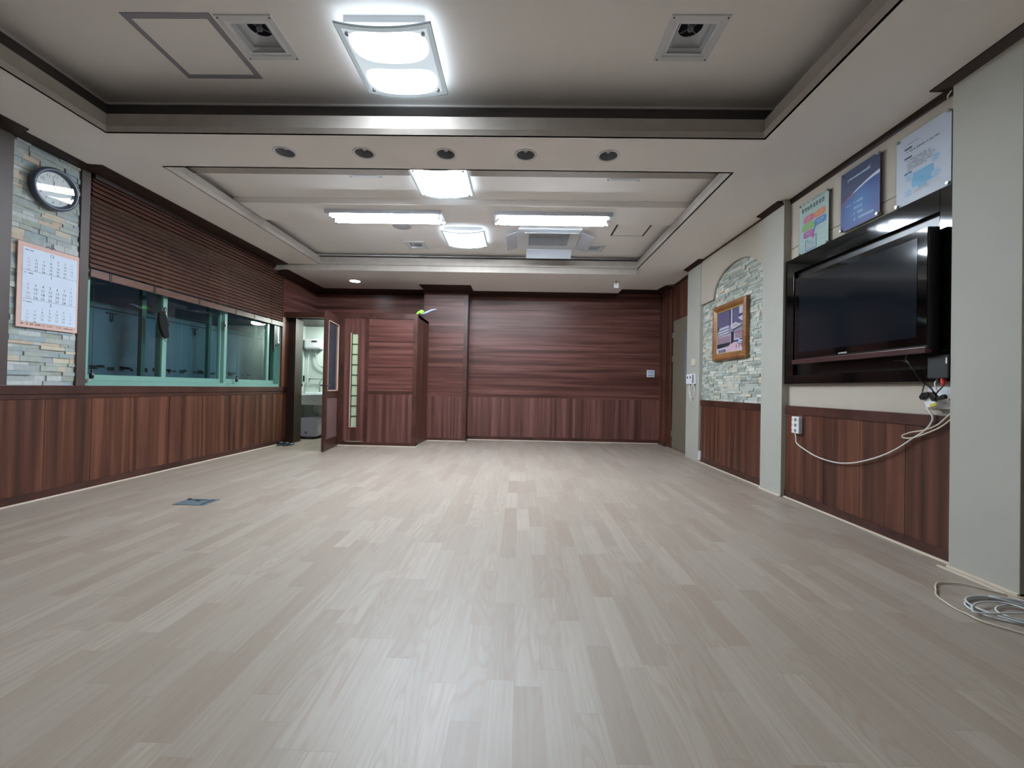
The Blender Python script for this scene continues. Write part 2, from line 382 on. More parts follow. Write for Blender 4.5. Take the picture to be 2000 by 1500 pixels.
# --- wood panel walls
def grooves(a, b, step, g=.004):
    out = []; x = a
    while x < b - 1e-6:
        e = min(x + step, b)
        if b - e < step * .3: e = b
        out.append((x + g / 2, e - g / 2)); x = e
    return out
# left wainscot: planks are in the mesh, joints as narrow gaps
mb = MB(); mb.box(-4.1, XL - .008, -2.2, 7.2, 0, .93, 1)
js = [-2.2, -1.7, -1.2, -.7, -.2, .35, .9, 1.45, 1.95, 2.45, 2.95, 3.45, 3.835, 4.22, 4.70, 5.2, 5.7, 6.2, 6.7, 7.2]
for a, b in zip(js, js[1:]): mb.box(-4.05, XL, a + .002, b - .002, .0, .84, 0)
struct(mb.build('wall_left', [m_woodL, m_crown]))
mb = MB(); mb.box(-4.05, XL + .014, -2.2, 7.2, .872, .945, 0); mb.box(-4.05, XL + .006, -2.2, 7.2, .83, .872, 0)
struct(mb.build('trim_4', [m_trim], bevel=.004))
mb = MB(); mb.box(-4.0, XL + .010, -2.2, 7.2, .012, .072, 0); mb.box(-4.0, XL + .016, -2.2, 7.2, 0, .012, 1)
struct(mb.build('baseboard_left', [m_trim, m_silic]))
# left upper wall pieces: wood board nearest the camera, grey brown stiles, wood beyond the window
mb = MB(); mb.box(-4.1, XL + .012, -2.2, 3.172, .945, 2.9, 0); struct(mb.build('wall_left_board', [m_greybrown]))
mb = MB(); mb.box(-4.2, XL + .018, 3.672, 3.752, .945, 2.9, 0); struct(mb.build('trim_5', [m_greybrown], bevel=.003))
mb = MB(); mb.box(-4.2, XL + .018, 6.895, 7.32, .945, 2.2, 0); mb.box(-4.14, XL + .014, 6.90, 8.2, 2.2, 2.86, 1); mb.box(-4.14, -3.80, 7.08, 7.32, 0, 2.2, 2)  # door post: unlit look put into its colour by using the dark moulding material
struct(mb.build('wall_left_post', [m_woodL, m_woodH, m_crown]))
mb = MB(); mb.box(-4.2, -4.0, 3.75, 6.9, 2.62, 2.9, 0); mb.box(-4.25, -4.1, -2.2, 3.75, .0, 2.9, 0); struct(mb.build('wall_left_lintel', [m_crown]))

# ledger stone
def stone(name, ax_x, face, y0, y1, zf, mats, rowh=.030):
    """zf(y) gives the upper limit (for the arch); z0 fixed"""
    z0, ztop = zf
    b = MB(); r = random.Random(11 if face > 0 else 12); z = z0
    while z < ztop - .006:
        h = min(r.uniform(.7, 1.3) * rowh, ztop - z); y = y0 - r.uniform(0, .1)
        while y < y1:
            L = r.uniform(.05, .19); a, e = max(y, y0), min(y + L, y1)
            if e - a > .008:
                d = r.uniform(.0, .014)
                b.box(ax_x - face * .03, ax_x + face * d, a + .0008, e - .0008, z + .0006, z + h - .0006, r.choices(range(7), (4, 4, 3, 1.6, 2.5, 3, 1))[0])
            y += L
        z += h
    return struct(b.build(name, mats))
stone('wall_left_stone', XL - .006, 1, 3.172, 3.672, (.945, 2.87), stoneL, .036)
mb = MB(); mb.box(-4.1, XL - .02, 3.1, 3.7, .9, 2.9); struct(mb.build('wall_left_backing', [m_grey]))

# --- right wall
mb = MB()
mb.box(2.63, 2.9, 2.19, 4.60, .80, 2.9, 0); mb.box(2.63, 2.9, -2.2, 2.5, .8, 2.9, 0)
# bevelled plank joints of the poster bay
struct(mb.build('wall_right', [m_beige]))
mb = MB()
for z0_, z1_ in ((1.09, 1.84), (1.844, 2.403), (2.409, 2.86)): mb.box(2.622, 2.64, 2.545, 4.165, z0_, z1_, 0)
mb.box(2.622, 2.64, 2.545, 4.165, .88, 1.086, 0)
struct(mb.build('wall_right_panel', [m_beige]))
mb = MB(); mb.box(2.607, 2.9, -2.2, 6.12, 0, .88, 1)
for (a, b) in ((2.545, 2.89), (2.89, 3.27), (3.27, 3.65), (3.65, 4.165), (4.52, 4.90), (4.9, 5.28), (5.28, 5.66), (5.66, 6.11), (-2.2, -1.6), (-1.6, -1), (-1, -.4), (-.4, .2), (.2, .8), (.8, 1.4), (1.4, 2.19)):
    mb.box(XR, 2.7, a + .002, b - .002, 0, .81, 0)
struct(mb.build('wall_right_wainscot', [m_woodL, m_crown]))
mb = MB()
for a, b in ((2.545, 4.165), (4.52, 6.11), (-2.2, 2.19)):
    mb.box(XR - .008, 2.7, a, b, .81, .887, 0)
struct(mb.build('trim_6', [m_trim], bevel=.003))
mb = MB()
for a, b in ((2.545, 4.165), (4.52, 6.11), (-2.2, 2.19)):
    mb.box(XR - .010, 2.7, a, b, .012, .072, 0); mb.box(XR - .02, 2.7, a, b, 0, .012, 1)
for a, b, x in ((2.19, 2.545, 2.545), (4.165, 4.52, 2.555)): mb.box(x - .012, 2.7, a, b, 0, .012, 1)
mb.box(2.49, 2.51, 1.9, 2.56, 0, .005, 1)
struct(mb.build('baseboard_right', [m_trim, m_silic]))
for nm, a, b, x in (('wall_right_pillar_near', 2.19, 2.545, 2.545), ('wall_right_pillar_middle', 4.165, 4.52, 2.555), ('wall_right_pillar_far', 6.11, 6.57, 2.572)):
    mb = MB(); mb.box(x, 2.9, a, b, 0, 2.9); struct(mb.build(nm, [m_pillar], bevel=.003))
stone('wall_right_stone', 2.628, -1, 4.52, 6.115, (.887, 2.72), stoneR)
mb = MB(); mb.box(2.64, 2.9, 4.5, 6.2, .85, 2.9); struct(mb.build('wall_right_backing', [m_grey]))
# arch board over the stone
arc = [(5.15 + .60 * math.cos(math.radians(t)), 2.25 + .352 * math.sin(math.radians(t))) for t in range(0, 181, 5)]
mb = MB(); top = [(y, 2.87) for y, z in arc]
n = len(arc)
for xx in (2.585, 2.62): mb.add([(xx, y, z) for y, z in arc] + [(xx, y, z) for y, z in top], [(i, i + 1, n + i + 1, n + i) for i in range(n - 1)], 0)
mb.add([(2.585, y, z) for y, z in arc] + [(2.62, y, z) for y, z in arc], [(i, i + 1, n + i + 1, n + i) for i in range(n - 1)], 0, True)
mb.box(2.585, 2.62, 5.75, 6.11, 2.25, 2.87); mb.box(2.585, 2.62, 4.52, 4.55, 2.25, 2.87)
struct(mb.build('wall_right_arch', [m_beige]))
# wood by the olive door
mb = MB(); mb.box(2.705, 2.95, 6.57, 7.56, 2.25, 2.9, 0); mb.box(2.70, 2.95, 7.54, 7.73, 0, 2.9, 0); mb.box(2.655, 2.95, 7.73, 8.2, 0, 2.9, 0); mb.box(2.69, 2.95, 6.5, 6.62, 0, 2.3, 0)
struct(mb.build('wall_right_door_surround', [m_woodL]))

# --- back wall
mb = MB(); mb.box(-4.3, 3.0, YB + .006, YB + .3, 0, 2.9, 2)
for a, b in ((-1.0, .0), (0, .85), (.85, 1.70), (1.70, 2.66)): mb.box(a + .0015, b - .0015, YB, YB + .02, 0, .82, 0)
for z0_, z1_ in ((.866, 1.325), (1.325, 1.708), (1.708, 2.09), (2.09, 2.495), (2.495, 2.9)):
    mb.box(-4.2, 1.70 - .0015, YB, YB + .02, z0_ + .0035, z1_ - .0035, 1); mb.box(1.7015, 2.66, YB, YB + .02, z0_ + .0035, z1_ - .0035, 1)
mb.box(-4.2, 2.66, YB - .004, YB + .02, .82, .866, 1)
struct(mb.build('wall_back', [m_woodB, m_woodH, m_crown]))
mb = MB()
mb.box(-1.75, -.985, 7.806, 8.1, 0, 2.9, 2)
mb.box(-1.75, -1.05, 7.80, 7.82, 0, .82, 0); mb.box(-1.05, -.98, 7.796, 8.1, 0, 2.9, 3)
for z0_, z1_ in ((.866, 1.327), (1.327, 1.716), (1.716, 2.114), (2.114, 2.504), (2.504, 2.8)): mb.box(-1.80, -1.05, 7.80, 7.82, z0_ + .0035, z1_ - .0035, 1)
mb.box(-1.75, -1.05, 7.797, 7.82, .82, .866, 1)
struct(mb.build('wall_back_pilaster', [m_woodB, m_woodH, m_crown, m_trim]))
mb = MB(); mb.box(-.98, 2.66, YB - .01, YB + .02, .012, .072, 0); mb.box(-.98, 2.66, YB - .016, YB + .02, 0, .012, 1)
mb.box(-1.7, -.97, 7.79, 7.83, .012, .06, 0); mb.box(-1.7, -.965, 7.784, 7.83, 0, .012, 1); mb.box(-.975, -.965, 7.784, 8.1, 0, .07, 0)
mb.box(2.64, 2.66, 7.73, 8.09, 0, .07, 0)
struct(mb.build('baseboard_back', [m_trim, m_silic]))
# --- behind the camera
mb = MB(); mb.box(-4.4, 3.0, -2.4, -2.2, 0, 2.95); struct(mb.build('wall_rear', [m_beige]))

# --- partition of the washroom (front at Y 6.93)
PF = 6.93
mb = MB()
mb.box(-3.80, -1.70, PF + .008, 7.76, 2.14, 2.19, 3)               # top
mb.box(-1.76, -1.70, PF + .01, 7.80, 0, 2.19, 4)                    # right side
mb.box(-3.94, -1.695, PF, PF + .06, 2.10, 2.19, 3)                  # head rail
mb.box(-2.99, -2.905, PF, PF + .12, 0, 2.10, 3)                     # stile at the hinges
# tall board with the glass slit
mb.box(-2.905, -2.79, PF + .006, PF + .05, .075, 2.10, 0); mb.box(-2.68, -2.555, PF + .006, PF + .05, .075, 2.10, 0)
mb.box(-2.79, -2.68, PF + .006, PF + .05, 1.845, 2.10, 0); mb.box(-2.79, -2.68, PF + .006, PF + .05, .075, .315, 0)
mb.box(-2.555, -2.50, PF, PF + .05, 0, 2.10, 3); mb.box(-1.765, -1.695, PF, PF + .06, 0, 2.10, 3)
mb.box(-2.50, -1.765, PF + .006, PF + .05, .06, .862, 0); mb.box(-2.50, -1.765, PF, PF + .05, .862, .905, 3)
for z0_, z1_ in ((.905, 1.306), (1.306, 1.72), (1.72, 2.10)): mb.box(-2.50, -1.765, PF + .008, PF + .05, z0_ + .004, z1_ - .004, 1)
mb.box(-2.50, -1.765, PF + .03, PF + .05, .9, 2.1, 2)
mb.box(-2.905, -1.69, PF - .006, PF + .05, 0, .062, 3); mb.box(-1.70, -1.69, PF, 7.8, 0, .062, 3)
struct(mb.build('wall_partition', [m_woodB, m_woodH, m_crown, m_trim, m_woodL]))
mb = MB(); mb.box(-2.99, -1.684, PF - .014, PF, 0, .012, 0); mb.box(-1.695, -1.684, PF, 7.79, 0, .012, 0); struct(mb.build('baseboard_partition', [m_silic]))
# glass slit: window_2
w2 = sroot('window_2', (-2.735, PF, 0.3))
mb = MB(); mb.box(-2.80, -2.785, PF - .004, PF + .03, .30, 1.86); mb.box(-2.80, -2.675, PF - .004, PF + .03, .30, .315); lab(mb.build('window_frame', [plain('pale_wood_bead', S(196, 164, 140), .5)], w2), 'pale wood bead')
mb = MB(); mb.box(-2.785, -2.68, PF + .02, PF + .026, .315, 1.845)
def translucent(name, col, e=0):
    m = bpy.data.materials.new(name); m.use_nodes = True; t = m.node_tree; k = N(t); t.nodes.remove(t.nodes['Principled BSDF'])
    a = k.node('ShaderNodeBsdfTranslucent'); a.inputs[0].default_value = col; b = k.node('ShaderNodeBsdfDiffuse'); b.inputs[0].default_value = col
    mx = k.node('ShaderNodeMixShader'); mx.inputs[0].default_value = .5; k.link(a.outputs[0], mx.inputs[1]); k.link(b.outputs[0], mx.inputs[2]); k.link(mx.outputs[0], t.nodes['Material Output'].inputs[0]); return m
mb.build('pane', [translucent('frosted_pale_green_glass', S(205, 214, 190))], w2)
mb = MB()
for i in range(1, 9): z = .315 + 1.53 * i / 9; mb.box(-2.785, -2.68, PF + .008, PF + .022, z - .007, z + .007)
mb.box(-2.785, -2.775, PF + .006, PF + .02, .315, 1.845)
mb.build('glazing_bar', [m_dgrey], w2)

# --- washroom behind
mb = MB()
for i in range(6):
    mb.box(-4.15 + i * .40, -4.15 + (i + 1) * .40 - .004, 8.03, 8.07, .1, 2.15, 0)
mb.box(-4.15, -1.76, 8.05, 8.085, 0, 2.15, 1)
struct(mb.build('wall_washroom_back', [m_tile, m_grey]))
mb = MB(); mb.box(-4.2, -4.12, 7.30, 8.06, 0.1, .95, 0); mb.box(-4.2, -4.12, 7.30, 8.06, 1.70, 2.15, 0); mb.box(-4.2, -4.12, 7.30, 7.45, .95, 1.7, 0); mb.box(-4.2, -4.12, 7.95, 8.06, .95, 1.7, 0)
struct(mb.build('wall_washroom_left', [plain('washroom_pale_paint', S(196, 202, 202), .5)]))
mb = MB(); mb.box(-4.13, -1.76, 8.015, 8.05, 0, .1); mb.box(-4.14, -4.105, 7.3, 8.05, 0, .1); struct(mb.build('baseboard_washroom', [m_black]))
mb = MB(); mb.box(-4.2, -1.76, 7.12, 8.08, 2.10, 2.14); struct(mb.build('ceiling_washroom', [m_crown]))
w3 = sroot('window_3', (-4.15, 7.7, .95))
mb = MB(); mb.box(-4.17, -4.11, 7.45, 7.95, .95, 1.0); mb.box(-4.17, -4.11, 7.45, 7.95, 1.66, 1.70); mb.box(-4.17, -4.11, 7.45, 7.49, .95, 1.7); mb.box(-4.17, -4.11, 7.91, 7.95, .95, 1.7); mb.build('window_frame', [m_greenal], w3)
mb = MB(); mb.box(-4.15, -4.145, 7.49, 7.91, 1.0, 1.66); mb.build('pane', [plain('dark_frosted_glass', S(58, 76, 78), .2)], w3)

# ================================================================ WINDOW, BLIND
w1 = sroot('window_1', (-3.99, 5.3, .95))
mb = MB(); mb.box(-4.10, -3.95, 3.75, 6.90, .945, .99); mb.box(-4.10, -3.95, 3.75, 6.90, 2.60, 2.66); mb.box(-4.10, -3.95, 3.75, 3.775, .99, 2.6); mb.box(-4.10, -3.95, 6.875, 6.90, .99, 2.6)
mb.build('window_frame', [m_greenal], w1)
sash = [(3.775, 4.665, -3.975, .035, .055), (4.62, 5.60, -4.02, .035, .03), (5.59, 6.60, -3.975, .05, .05), (6.58, 6.875, -4.02, .06, .03)]
for (a, b, x, s0, s1) in sash:
    m_ = MB(); m_.box(x - .03, x + .012, a, b, .99, 1.045); m_.box(x - .03, x + .012, a, b, 2.55, 2.6)
    m_.box(x - .03, x + .012, a, a + s0, 1.045, 2.55); m_.box(x - .03, x + .012, b - s1, b, 1.045, 2.55)
    s_ = m_.build('sash', [m_greenal], w1, bevel=.002)
    g_ = MB(); g_.box(x - .012, x - .008, a + s0, b - s1, 1.045, 2.55); g_.build('pane', [m_glass], s_)
# outer sash stiles seen through the glass
m_ = MB()
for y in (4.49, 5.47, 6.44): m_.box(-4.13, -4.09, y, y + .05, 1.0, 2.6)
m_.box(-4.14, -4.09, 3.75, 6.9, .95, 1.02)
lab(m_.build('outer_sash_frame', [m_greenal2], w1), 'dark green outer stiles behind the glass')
# locks
for y in (4.62, 5.575):
    l_ = MB(); l_.box(-3.965, -3.945, y - .008, y + .012, 1.70, 1.82); l_.box(-3.95, -3.935, y - .006, y + .01, 1.74, 1.775); l_.build('latch', [m_steel], w1, bevel=.003)
# outside: slate blue low wall beyond the glass
mb = MB()
mb.box(-4.45, -4.35, 3.0, 7.2, .0, 1.80, 0); mb.box(-4.36, -4.345, 3.0, 7.2, 1.735, 1.745, 1)
for y in (4.35, 5.5): mb.box(-4.36, -4.34, y, y + .12, 1.70, 1.712, 1); mb.tube([(-4.345, y + .05, 1.70), (-4.34, y + .045, 1.66), (-4.34, y + .06, 1.62), (-4.345, y + .075, 1.66), (-4.345, y + .07, 1.70)], .004, 6, 1)
r = random.Random(5)
for i in range(60):
    y = r.uniform(3.6, 6.9); mb.box(-4.351, -4.346, y, y + r.uniform(.02, .08), 1.12 + r.uniform(-.02, .02), 1.135 + r.uniform(-.01, .02), 1)
tag(mb.build('boundary_wall', [plain('slate_blue_board', S(92, 112, 128), .6, noise=.06, nscale=1.5), m_dgrey]), 'slate blue outdoor wall with dark line and hooks, seen through the window', 'wall')

bl = thing('venetian_blind', (-3.90, 5.32, 2.85), 'wide brown wooden slatted blind half lowered over the green window', 'blind')
mb = MB(); nsl = 19; z_b = 1.99
for i in range(nsl):
    z = 2.045 + i * .0437
    a = math.radians(57); w = .0238; t = .0026
    dx, dz = math.cos(a) * w, math.sin(a) * w
    cx = -3.93
    q = [(cx + dx, z - dz), (cx + dx + t, z - dz + t), (cx - dx + t, z + dz + t), (cx - dx, z + dz)]
    mb.prism([(q[j][0], q[j][1]) for j in range(4)], 'y', 3.765, 6.90, 0)
mb.build('slats', [m_blind], bl)
mb = MB(); mb.box(-3.965, -3.895, 3.765, 6.90, 2.835, 2.895); mb.build('head_rail', [m_crown], bl, bevel=.003)
mb = MB(); mb.box(-3.925, -3.908, 3.76, 6.905, 1.935, 2.008); mb.build('bottom_rail', [m_blind], bl, bevel=.004)
for y in (3.93, 4.42, 5.05, 5.72, 6.12, 6.55): 
    m_ = MB(); m_.box(-3.9275, -3.9055, y, y + .028, 1.93, 2.008); m_.build('ladder_clip', [m_crown], bl)
for y in (3.79, 5.77):
    m_ = MB(); m_.cyl((-3.905, y, 1.94), (-3.905, y, 1.10), .0015, n=6); c_ = m_.build('cord', [m_crown], bl)
    m_ = MB(); m_.lathe([(0, .09), (.006, .088), (.011, .07), (.007, .055), (.016, .045), (.018, .02), (.014, 0), (0, -.002)], (-3.905, y, 1.01), n=14); m_.build('tassel', [m_black], c_)
mb = MB(); mb.lathe([(0, .022), (.012, .018), (.016, .008), (.014, -.004), (0, -.006)], (-3.935, 3.79, .99), 'z', 12); tag(mb.build('round_sensor', [m_white]), 'small round white knob on the window sill by the stone column', 'knob')

# black face mask hanging from latch
mk = thing('face_mask', (-3.93, 4.57, 1.72), 'black folded face mask hanging from the first window latch', 'mask')
mb = MB()
pr = [(4.500, 1.755), (4.54, 1.775), (4.575, 1.765), (4.60, 1.72), (4.612, 1.67), (4.635, 1.64), (4.622, 1.60), (4.642, 1.50), (4.60, 1.48), (4.565, 1.495), (4.52, 1.58), (4.498, 1.66)]
mb.prism([(y, z - .01) for y, z in pr], 'x', -3.935, -3.905, 0); mb.build('mask_cloth', [plain('black_cloth', S(7, 7, 9), .9)], mk, bevel=.012)
mb = MB(); mb.tube([(-3.92, 4.53, 1.75), (-3.925, 4.56, 1.80), (-3.94, 4.62, 1.81), (-3.93, 4.60, 1.74)], .0022, 6); mb.build('ear_loop', [m_black], mk)
mb = MB(); mb.tube([(-3.915, 4.57, 1.485), (-3.91, 4.59, 1.44), (-3.91, 4.63, 1.44), (-3.915, 4.635, 1.49)], .0022, 6); mb.build('ear_loop', [m_black], mk)
m2 = thing('strap_bundle', (-3.935, 6.72, 1.75), 'black strap with white tag hanging at the far end of the window', 'strap')
mb = MB(); mb.prism([(6.70, 1.93), (6.79, 1.93), (6.80, 1.72), (6.78, 1.60), (6.74, 1.64), (6.71, 1.5), (6.70, 1.6)], 'x', -3.96, -3.945); mb.build('strap', [m_black], m2, bevel=.003)
mb = MB(); mb.prism([(6.80, 1.93), (6.85, 1.93), (6.845, 1.70), (6.86, 1.655), (6.81, 1.655), (6.82, 1.70), (6.80, 1.80)], 'x', -3.958, -3.948); mb.build('tag', [m_white], m2)

# ================================================================ CLOCK, CALENDAR
ck = thing('wall_clock', (-3.93, 3.452, 2.583), 'round wall clock with slate blue rim above the calendar on the stone column', 'clock')
cc = (-3.925, 3.452, 2.583); R = .172
mb = MB(); mb.lathe([(R * .75, 0), (R * .98, .0), (R, .012), (R * .985, .034), (R * .93, .046), (R * .85, .043), (R * .79, .028), (R * .77, .015)], cc, 'x', 56); mb.build('rim', [plain('slate_blue_plastic', S(70, 80, 96), .3)], ck)
mb = MB(); a = Art(mb, (cc[0] + .014, cc[1], cc[2]), (0, 1, 0), (1, 0, 0)); a.disc(0, 0, R * .80, 0, 0, n=48)
for i in range(1, 13):
    t = math.radians(90 - 30 * i); a.text(str(i), R * .62 * math.cos(t), R * .62 * math.sin(t), .034, 1)
a.rect(-.012, .026, .032, .038, 1); mb.build('dial', [plain('pale_dial', S(206, 212, 214), .5), m_black], ck)
def hand(name, ang, L, w):
    m_ = MB(); b = Art(m_, (cc[0] + .0165, cc[1], cc[2]), (0, 1, 0), (1, 0, 0)); t = math.radians(90 - ang); c, s_ = math.cos(t), math.sin(t)
    b.poly([(-s_ * w - c * .015, c * w - s_ * .015), (s_ * w - c * .015, -c * w - s_ * .015), (s_ * w * .4 + c * L, -c * w * .4 + s_ * L), (-s_ * w * .4 + c * L, c * w * .4 + s_ * L)], 0, .001)
    m_.build(name, [m_black], ck)
hand('hour_hand', -8, .062, .005); hand('minute_hand', -13, .105, .003)
mb = MB(); a = Art(mb, (cc[0] + .03, cc[1], cc[2]), (0, 1, 0), (1, 0, 0)); a.disc(0, 0, R * .80, 0, 0, n=48); mb.build('glass_cover', [m_clockg], ck)

ck.location = (-3.912, 3.430, 2.573); ck.rotation_euler = (0, math.radians(5.5), math.radians(-3.3))
ca = thing('wall_calendar', (-3.92, 3.437, 1.40), 'three-month wall calendar with salmon pink border on the stone column', 'calendar')
cw, ch = .455, .672
mb = MB(); mb.box(-3.925, -3.919, 3.21, 3.21 + cw, 1.405, 1.405 + ch)
a = Art(mb, (-3.9185, 3.21, 1.405), (0, 1, 0), (1, 0, 0)); a.strokes(.03, .17, .028, .014, 1); a.text('02', .19, .027, .022, 1); a.text('2266', .235, .027, .022, 1); a.text('1141', .305, .027, .022, 1); a.strokes(.345, .42, .026, .010, 1)
mb.build('backing_sheet', [plain('salmon_paper', S(214, 180, 170), .7), plain('brown_ink', S(120, 84, 74), .7)], ca)
inkd, inkr, inkb = plain('dark_ink', S(66, 76, 90), .7), plain('faded_red_ink', S(170, 150, 160), .7), plain('pale_blue_ink', S(136, 152, 184), .7)
mpap = plain('pale_blue_white_paper', S(204, 216, 232), .6)
def month(v0, v1, title, rows, first, ndays, size, rv, dz):
    """v measured from the top as a share of the height"""
    m_ = MB(); b = Art(m_, (-3.9175, 3.21, 1.405), (0, 1, 0), (1, 0, 0)); Z = lambda v: ch * (1 - v)
    b.rect(.032, cw - .018, Z(v1) + .001, Z(v0), 0, 0); b.strokes(.045, .105, Z(v0 + .03), .008, 1); b.text(title, cw * .52, Z(v0 + .035), .036 * 1.0, 1)
    d = 1; c = first; row = 0
    while d <= ndays:
        x = cw * (.155 + .118 * c); mt = 2 if c == 0 else (3 if c == 6 else 1)
        rr = row; 
        if rr < rows: b.text(str(d), x, Z(rv + dz * rr), size, mt)
        else: b.text(str(d), x + .018, Z(rv + dz * (rows - 1) + .012), size * .5, mt)
        d += 1; c += 1
        if c == 7: c = 0; row += 1
    for zz in (Z(v1) + .001,): b.rect(.032, cw - .018, zz, zz + .0012, 1)
    m_.build('month_page', [mpap, inkd, inkr, inkb], ca)
month(.055, .325, '12', 5, 3, 31, .024, .142, .042)
month(.325, .665, '1', 5, 6, 31, .030, .44, .050)
month(.665, .935, '2', 5, 2, 28, .022, .762, .041)
mb = MB(); mb.tube([(-3.915, 3.40, 2.077), (-3.915, 3.42, 2.092), (-3.912, 3.437, 2.072), (-3.915, 3.455, 2.092), (-3.915, 3.475, 2.077)], .0018, 6); mb.tube([(-3.915, 3.44, 2.085), (-3.92, 3.445, 2.115)], .0015, 6, sub=1); mb.build('hanger_wire', [m_dgrey], ca)

# ================================================================ DOORS
dr = sroot('door_1', (-2.985, 6.99, 0))
p0 = Vector((-2.985, 6.99, 0)); p1 = Vector((-2.872, 6.205, 0)); d = (p1 - p0); Ld = d.length; d.normalize(); nn = Vector((d.y, -d.x, 0))   # nn points to -X side
if nn.x < 0: nn = -nn
def dbox(m_, s0, s1, z0, z1, t0, t1, m=0):
    pts = [p0 + d * s0 + nn * t0, p0 + d * s1 + nn * t0, p0 + d * s1 + nn * t1, p0 + d * s0 + nn * t1]
    m_.prism([(q.x, q.y) for q in pts], 'z', z0, z1, m)
mb = MB(); th = .038; zt_ = 2.095
dbox(mb, 0, .13, .008, zt_, -th, 0); dbox(mb, Ld - .11, Ld, .008, zt_, -th, 0); dbox(mb, .13, Ld - .11, 1.975, zt_, -th, 0); dbox(mb, .13, Ld - .11, .80, .90, -th, 0); dbox(mb, .13, Ld - .11, .008, .17, -th, 0)
mb.build('door_leaf', [m_trim], dr, bevel=.002)
mb = MB(); dbox(mb, .13, Ld - .11, .17, .80, -.028, -.010); lab(mb.build('lower_panel', [plain('mauve_brown_panel', S(112, 84, 82), .5)], dr), 'mauve brown lower panel')
mb = MB(); dbox(mb, .13, Ld - .11, .90, 1.975, -.022, -.016); mb.build('pane', [plain('dark_patterned_glass', S(52, 62, 74), .12, noise=.3, nscale=9)], dr)
mb = MB()
dbox(mb, .13, .145, .90, 1.975, -th, .003); dbox(mb, Ld - .125, Ld - .11, .90, 1.975, -th, .003); dbox(mb, .13, Ld - .11, .90, .915, -th, .003); dbox(mb, .13, Ld - .11, 1.96, 1.975, -th, .003)
lab(mb.build('glazing_bead', [plain('pale_wood_bead_2', S(196, 164, 140), .5)], dr), 'pale wood bead round the glass')
mb = MB(); hp = p0 + d * (Ld - .055)
for sgn in (1, -1):
    q = hp + nn * (0 if sgn > 0 else -th) + Vector((0, 0, .985)); mb.cyl(q, q + nn * .012 * sgn, .026, n=20); mb.cyl(q, q + nn * .055 * sgn, .009, n=12); e = q + nn * .05 * sgn; mb.cyl(e, e - d * .11, .009, .007, n=12)
mb.build('door_handle', [m_steel if False else plain('dark_steel', S(110, 108, 112), .3, 1)], dr)
for z in (.25, 1.05, 1.85):
    m_ = MB(); q = p0 + nn * .004; m_.cyl((q.x, q.y + .005, z), (q.x, q.y + .005, z + .08), .007, n=10); m_.build('hinge', [m_steel], dr)
d2 = sroot('door_2', (2.72, 7.1, 0))
mb = MB(); mb.box(2.708, 2.75, 6.62, 7.535, .012, 2.245); lab(mb.build('door_leaf', [plain('olive_grey_door_paint', S(112, 104, 88), .5)], d2, bevel=.002), 'olive grey leaf')
mb = MB(); mb.box(2.704, 2.71, 6.68, 6.98, 1.16, 1.965); lab(mb.build('pane', [plain('blue_grey_glass', S(96, 122, 134), .15)], d2), 'narrow blue grey pane')
mb = MB(); mb.box(2.701, 2.712, 6.965, 6.985, 1.15, 1.975); mb.box(2.701, 2.712, 6.68, 6.985, 1.955, 1.975); mb.build('glazing_bead', [m_grey], d2)
for z in (.2, 1.52, 1.94):
    m_ = MB(); m_.box(2.69, 2.712, 7.50, 7.54, z, z + .10); m_.build('hinge', [plain('brass_grey_hinge', S(150, 142, 124), .4, .6)], d2, bevel=.002)

# ================================================================ CEILING FIXTURES
def emis(name, body):
    m = bpy.data.materials.new(name); m.use_nodes = True; t = m.node_tree; k = N(t); p = t.nodes['Principled BSDF']; body(k, p); return m
def lamp_mat(name, lobe, mid, w):
    """glass shade over two ring tubes: brightest in front of the tubes"""
    def body(k, p):
        p.inputs['Base Color'].default_value = S(168, 184, 190); p.inputs['Roughness'].default_value = .15
        tc = k.node('ShaderNodeTexCoord'); sp = k.node('ShaderNodeSeparateXYZ'); k.link(tc.outputs['Object'], sp.inputs[0])
        x, y = sp.outputs[0], sp.outputs[1]
        ay = k.math('ABSOLUTE', y)
        # superellipse lobe centred at |y| = .155
        ex = k.math('POWER', k.math('ABSOLUTE', k.math('DIVIDE', x, .235)), 4.0); ey = k.math('POWER', k.math('ABSOLUTE', k.math('DIVIDE', k.math('SUBTRACT', ay, .150), w)), 2.5)
        l = k.math('SUBTRACT', 1.25, k.math('ADD', ex, ey)); l = k.math('MINIMUM', k.math('MAXIMUM', k.math('MULTIPLY', l, .9), 0.0), 1.0)
        inx = k.math('LESS_THAN', k.math('ABSOLUTE', x), .262); iny = k.math('LESS_THAN', ay, .272); ins = k.math('MULTIPLY', inx, iny)
        st = k.math('MULTIPLY', ins, k.math('ADD', mid, k.math('MULTIPLY', l, lobe)))
        k.link(k.math('ADD', st, .05), p.inputs['Emission Strength']); p.inputs['Emission Color'].default_value = (.80, .905, 1.0, 1)
    return emis(name, body)
m_lampA = lamp_mat('frosted_lamp_glass_two_rings', LAMP * .56, .055, .115)
m_lampB = lamp_mat('frosted_lamp_glass_even', LAMP, 3.2, .14)
m_tube = emis('fluorescent_tube', lambda k, p: (setattr(p.inputs['Emission Color'], 'default_value', (.81, .905, 1.0, 1)), setattr(p.inputs['Emission Strength'], 'default_value', TUBE)))
m_lamprim = plain('pale_glass_rim', S(200, 214, 216), .15)
m_lamptop = emis('lamp_glass_upper_side', lambda k, p: (setattr(p.inputs['Emission Color'], 'default_value', (.80, .905, 1, 1)), setattr(p.inputs['Emission Strength'], 'default_value', .55), setattr(p.inputs['Base Color'], 'default_value', S(205, 215, 218))))
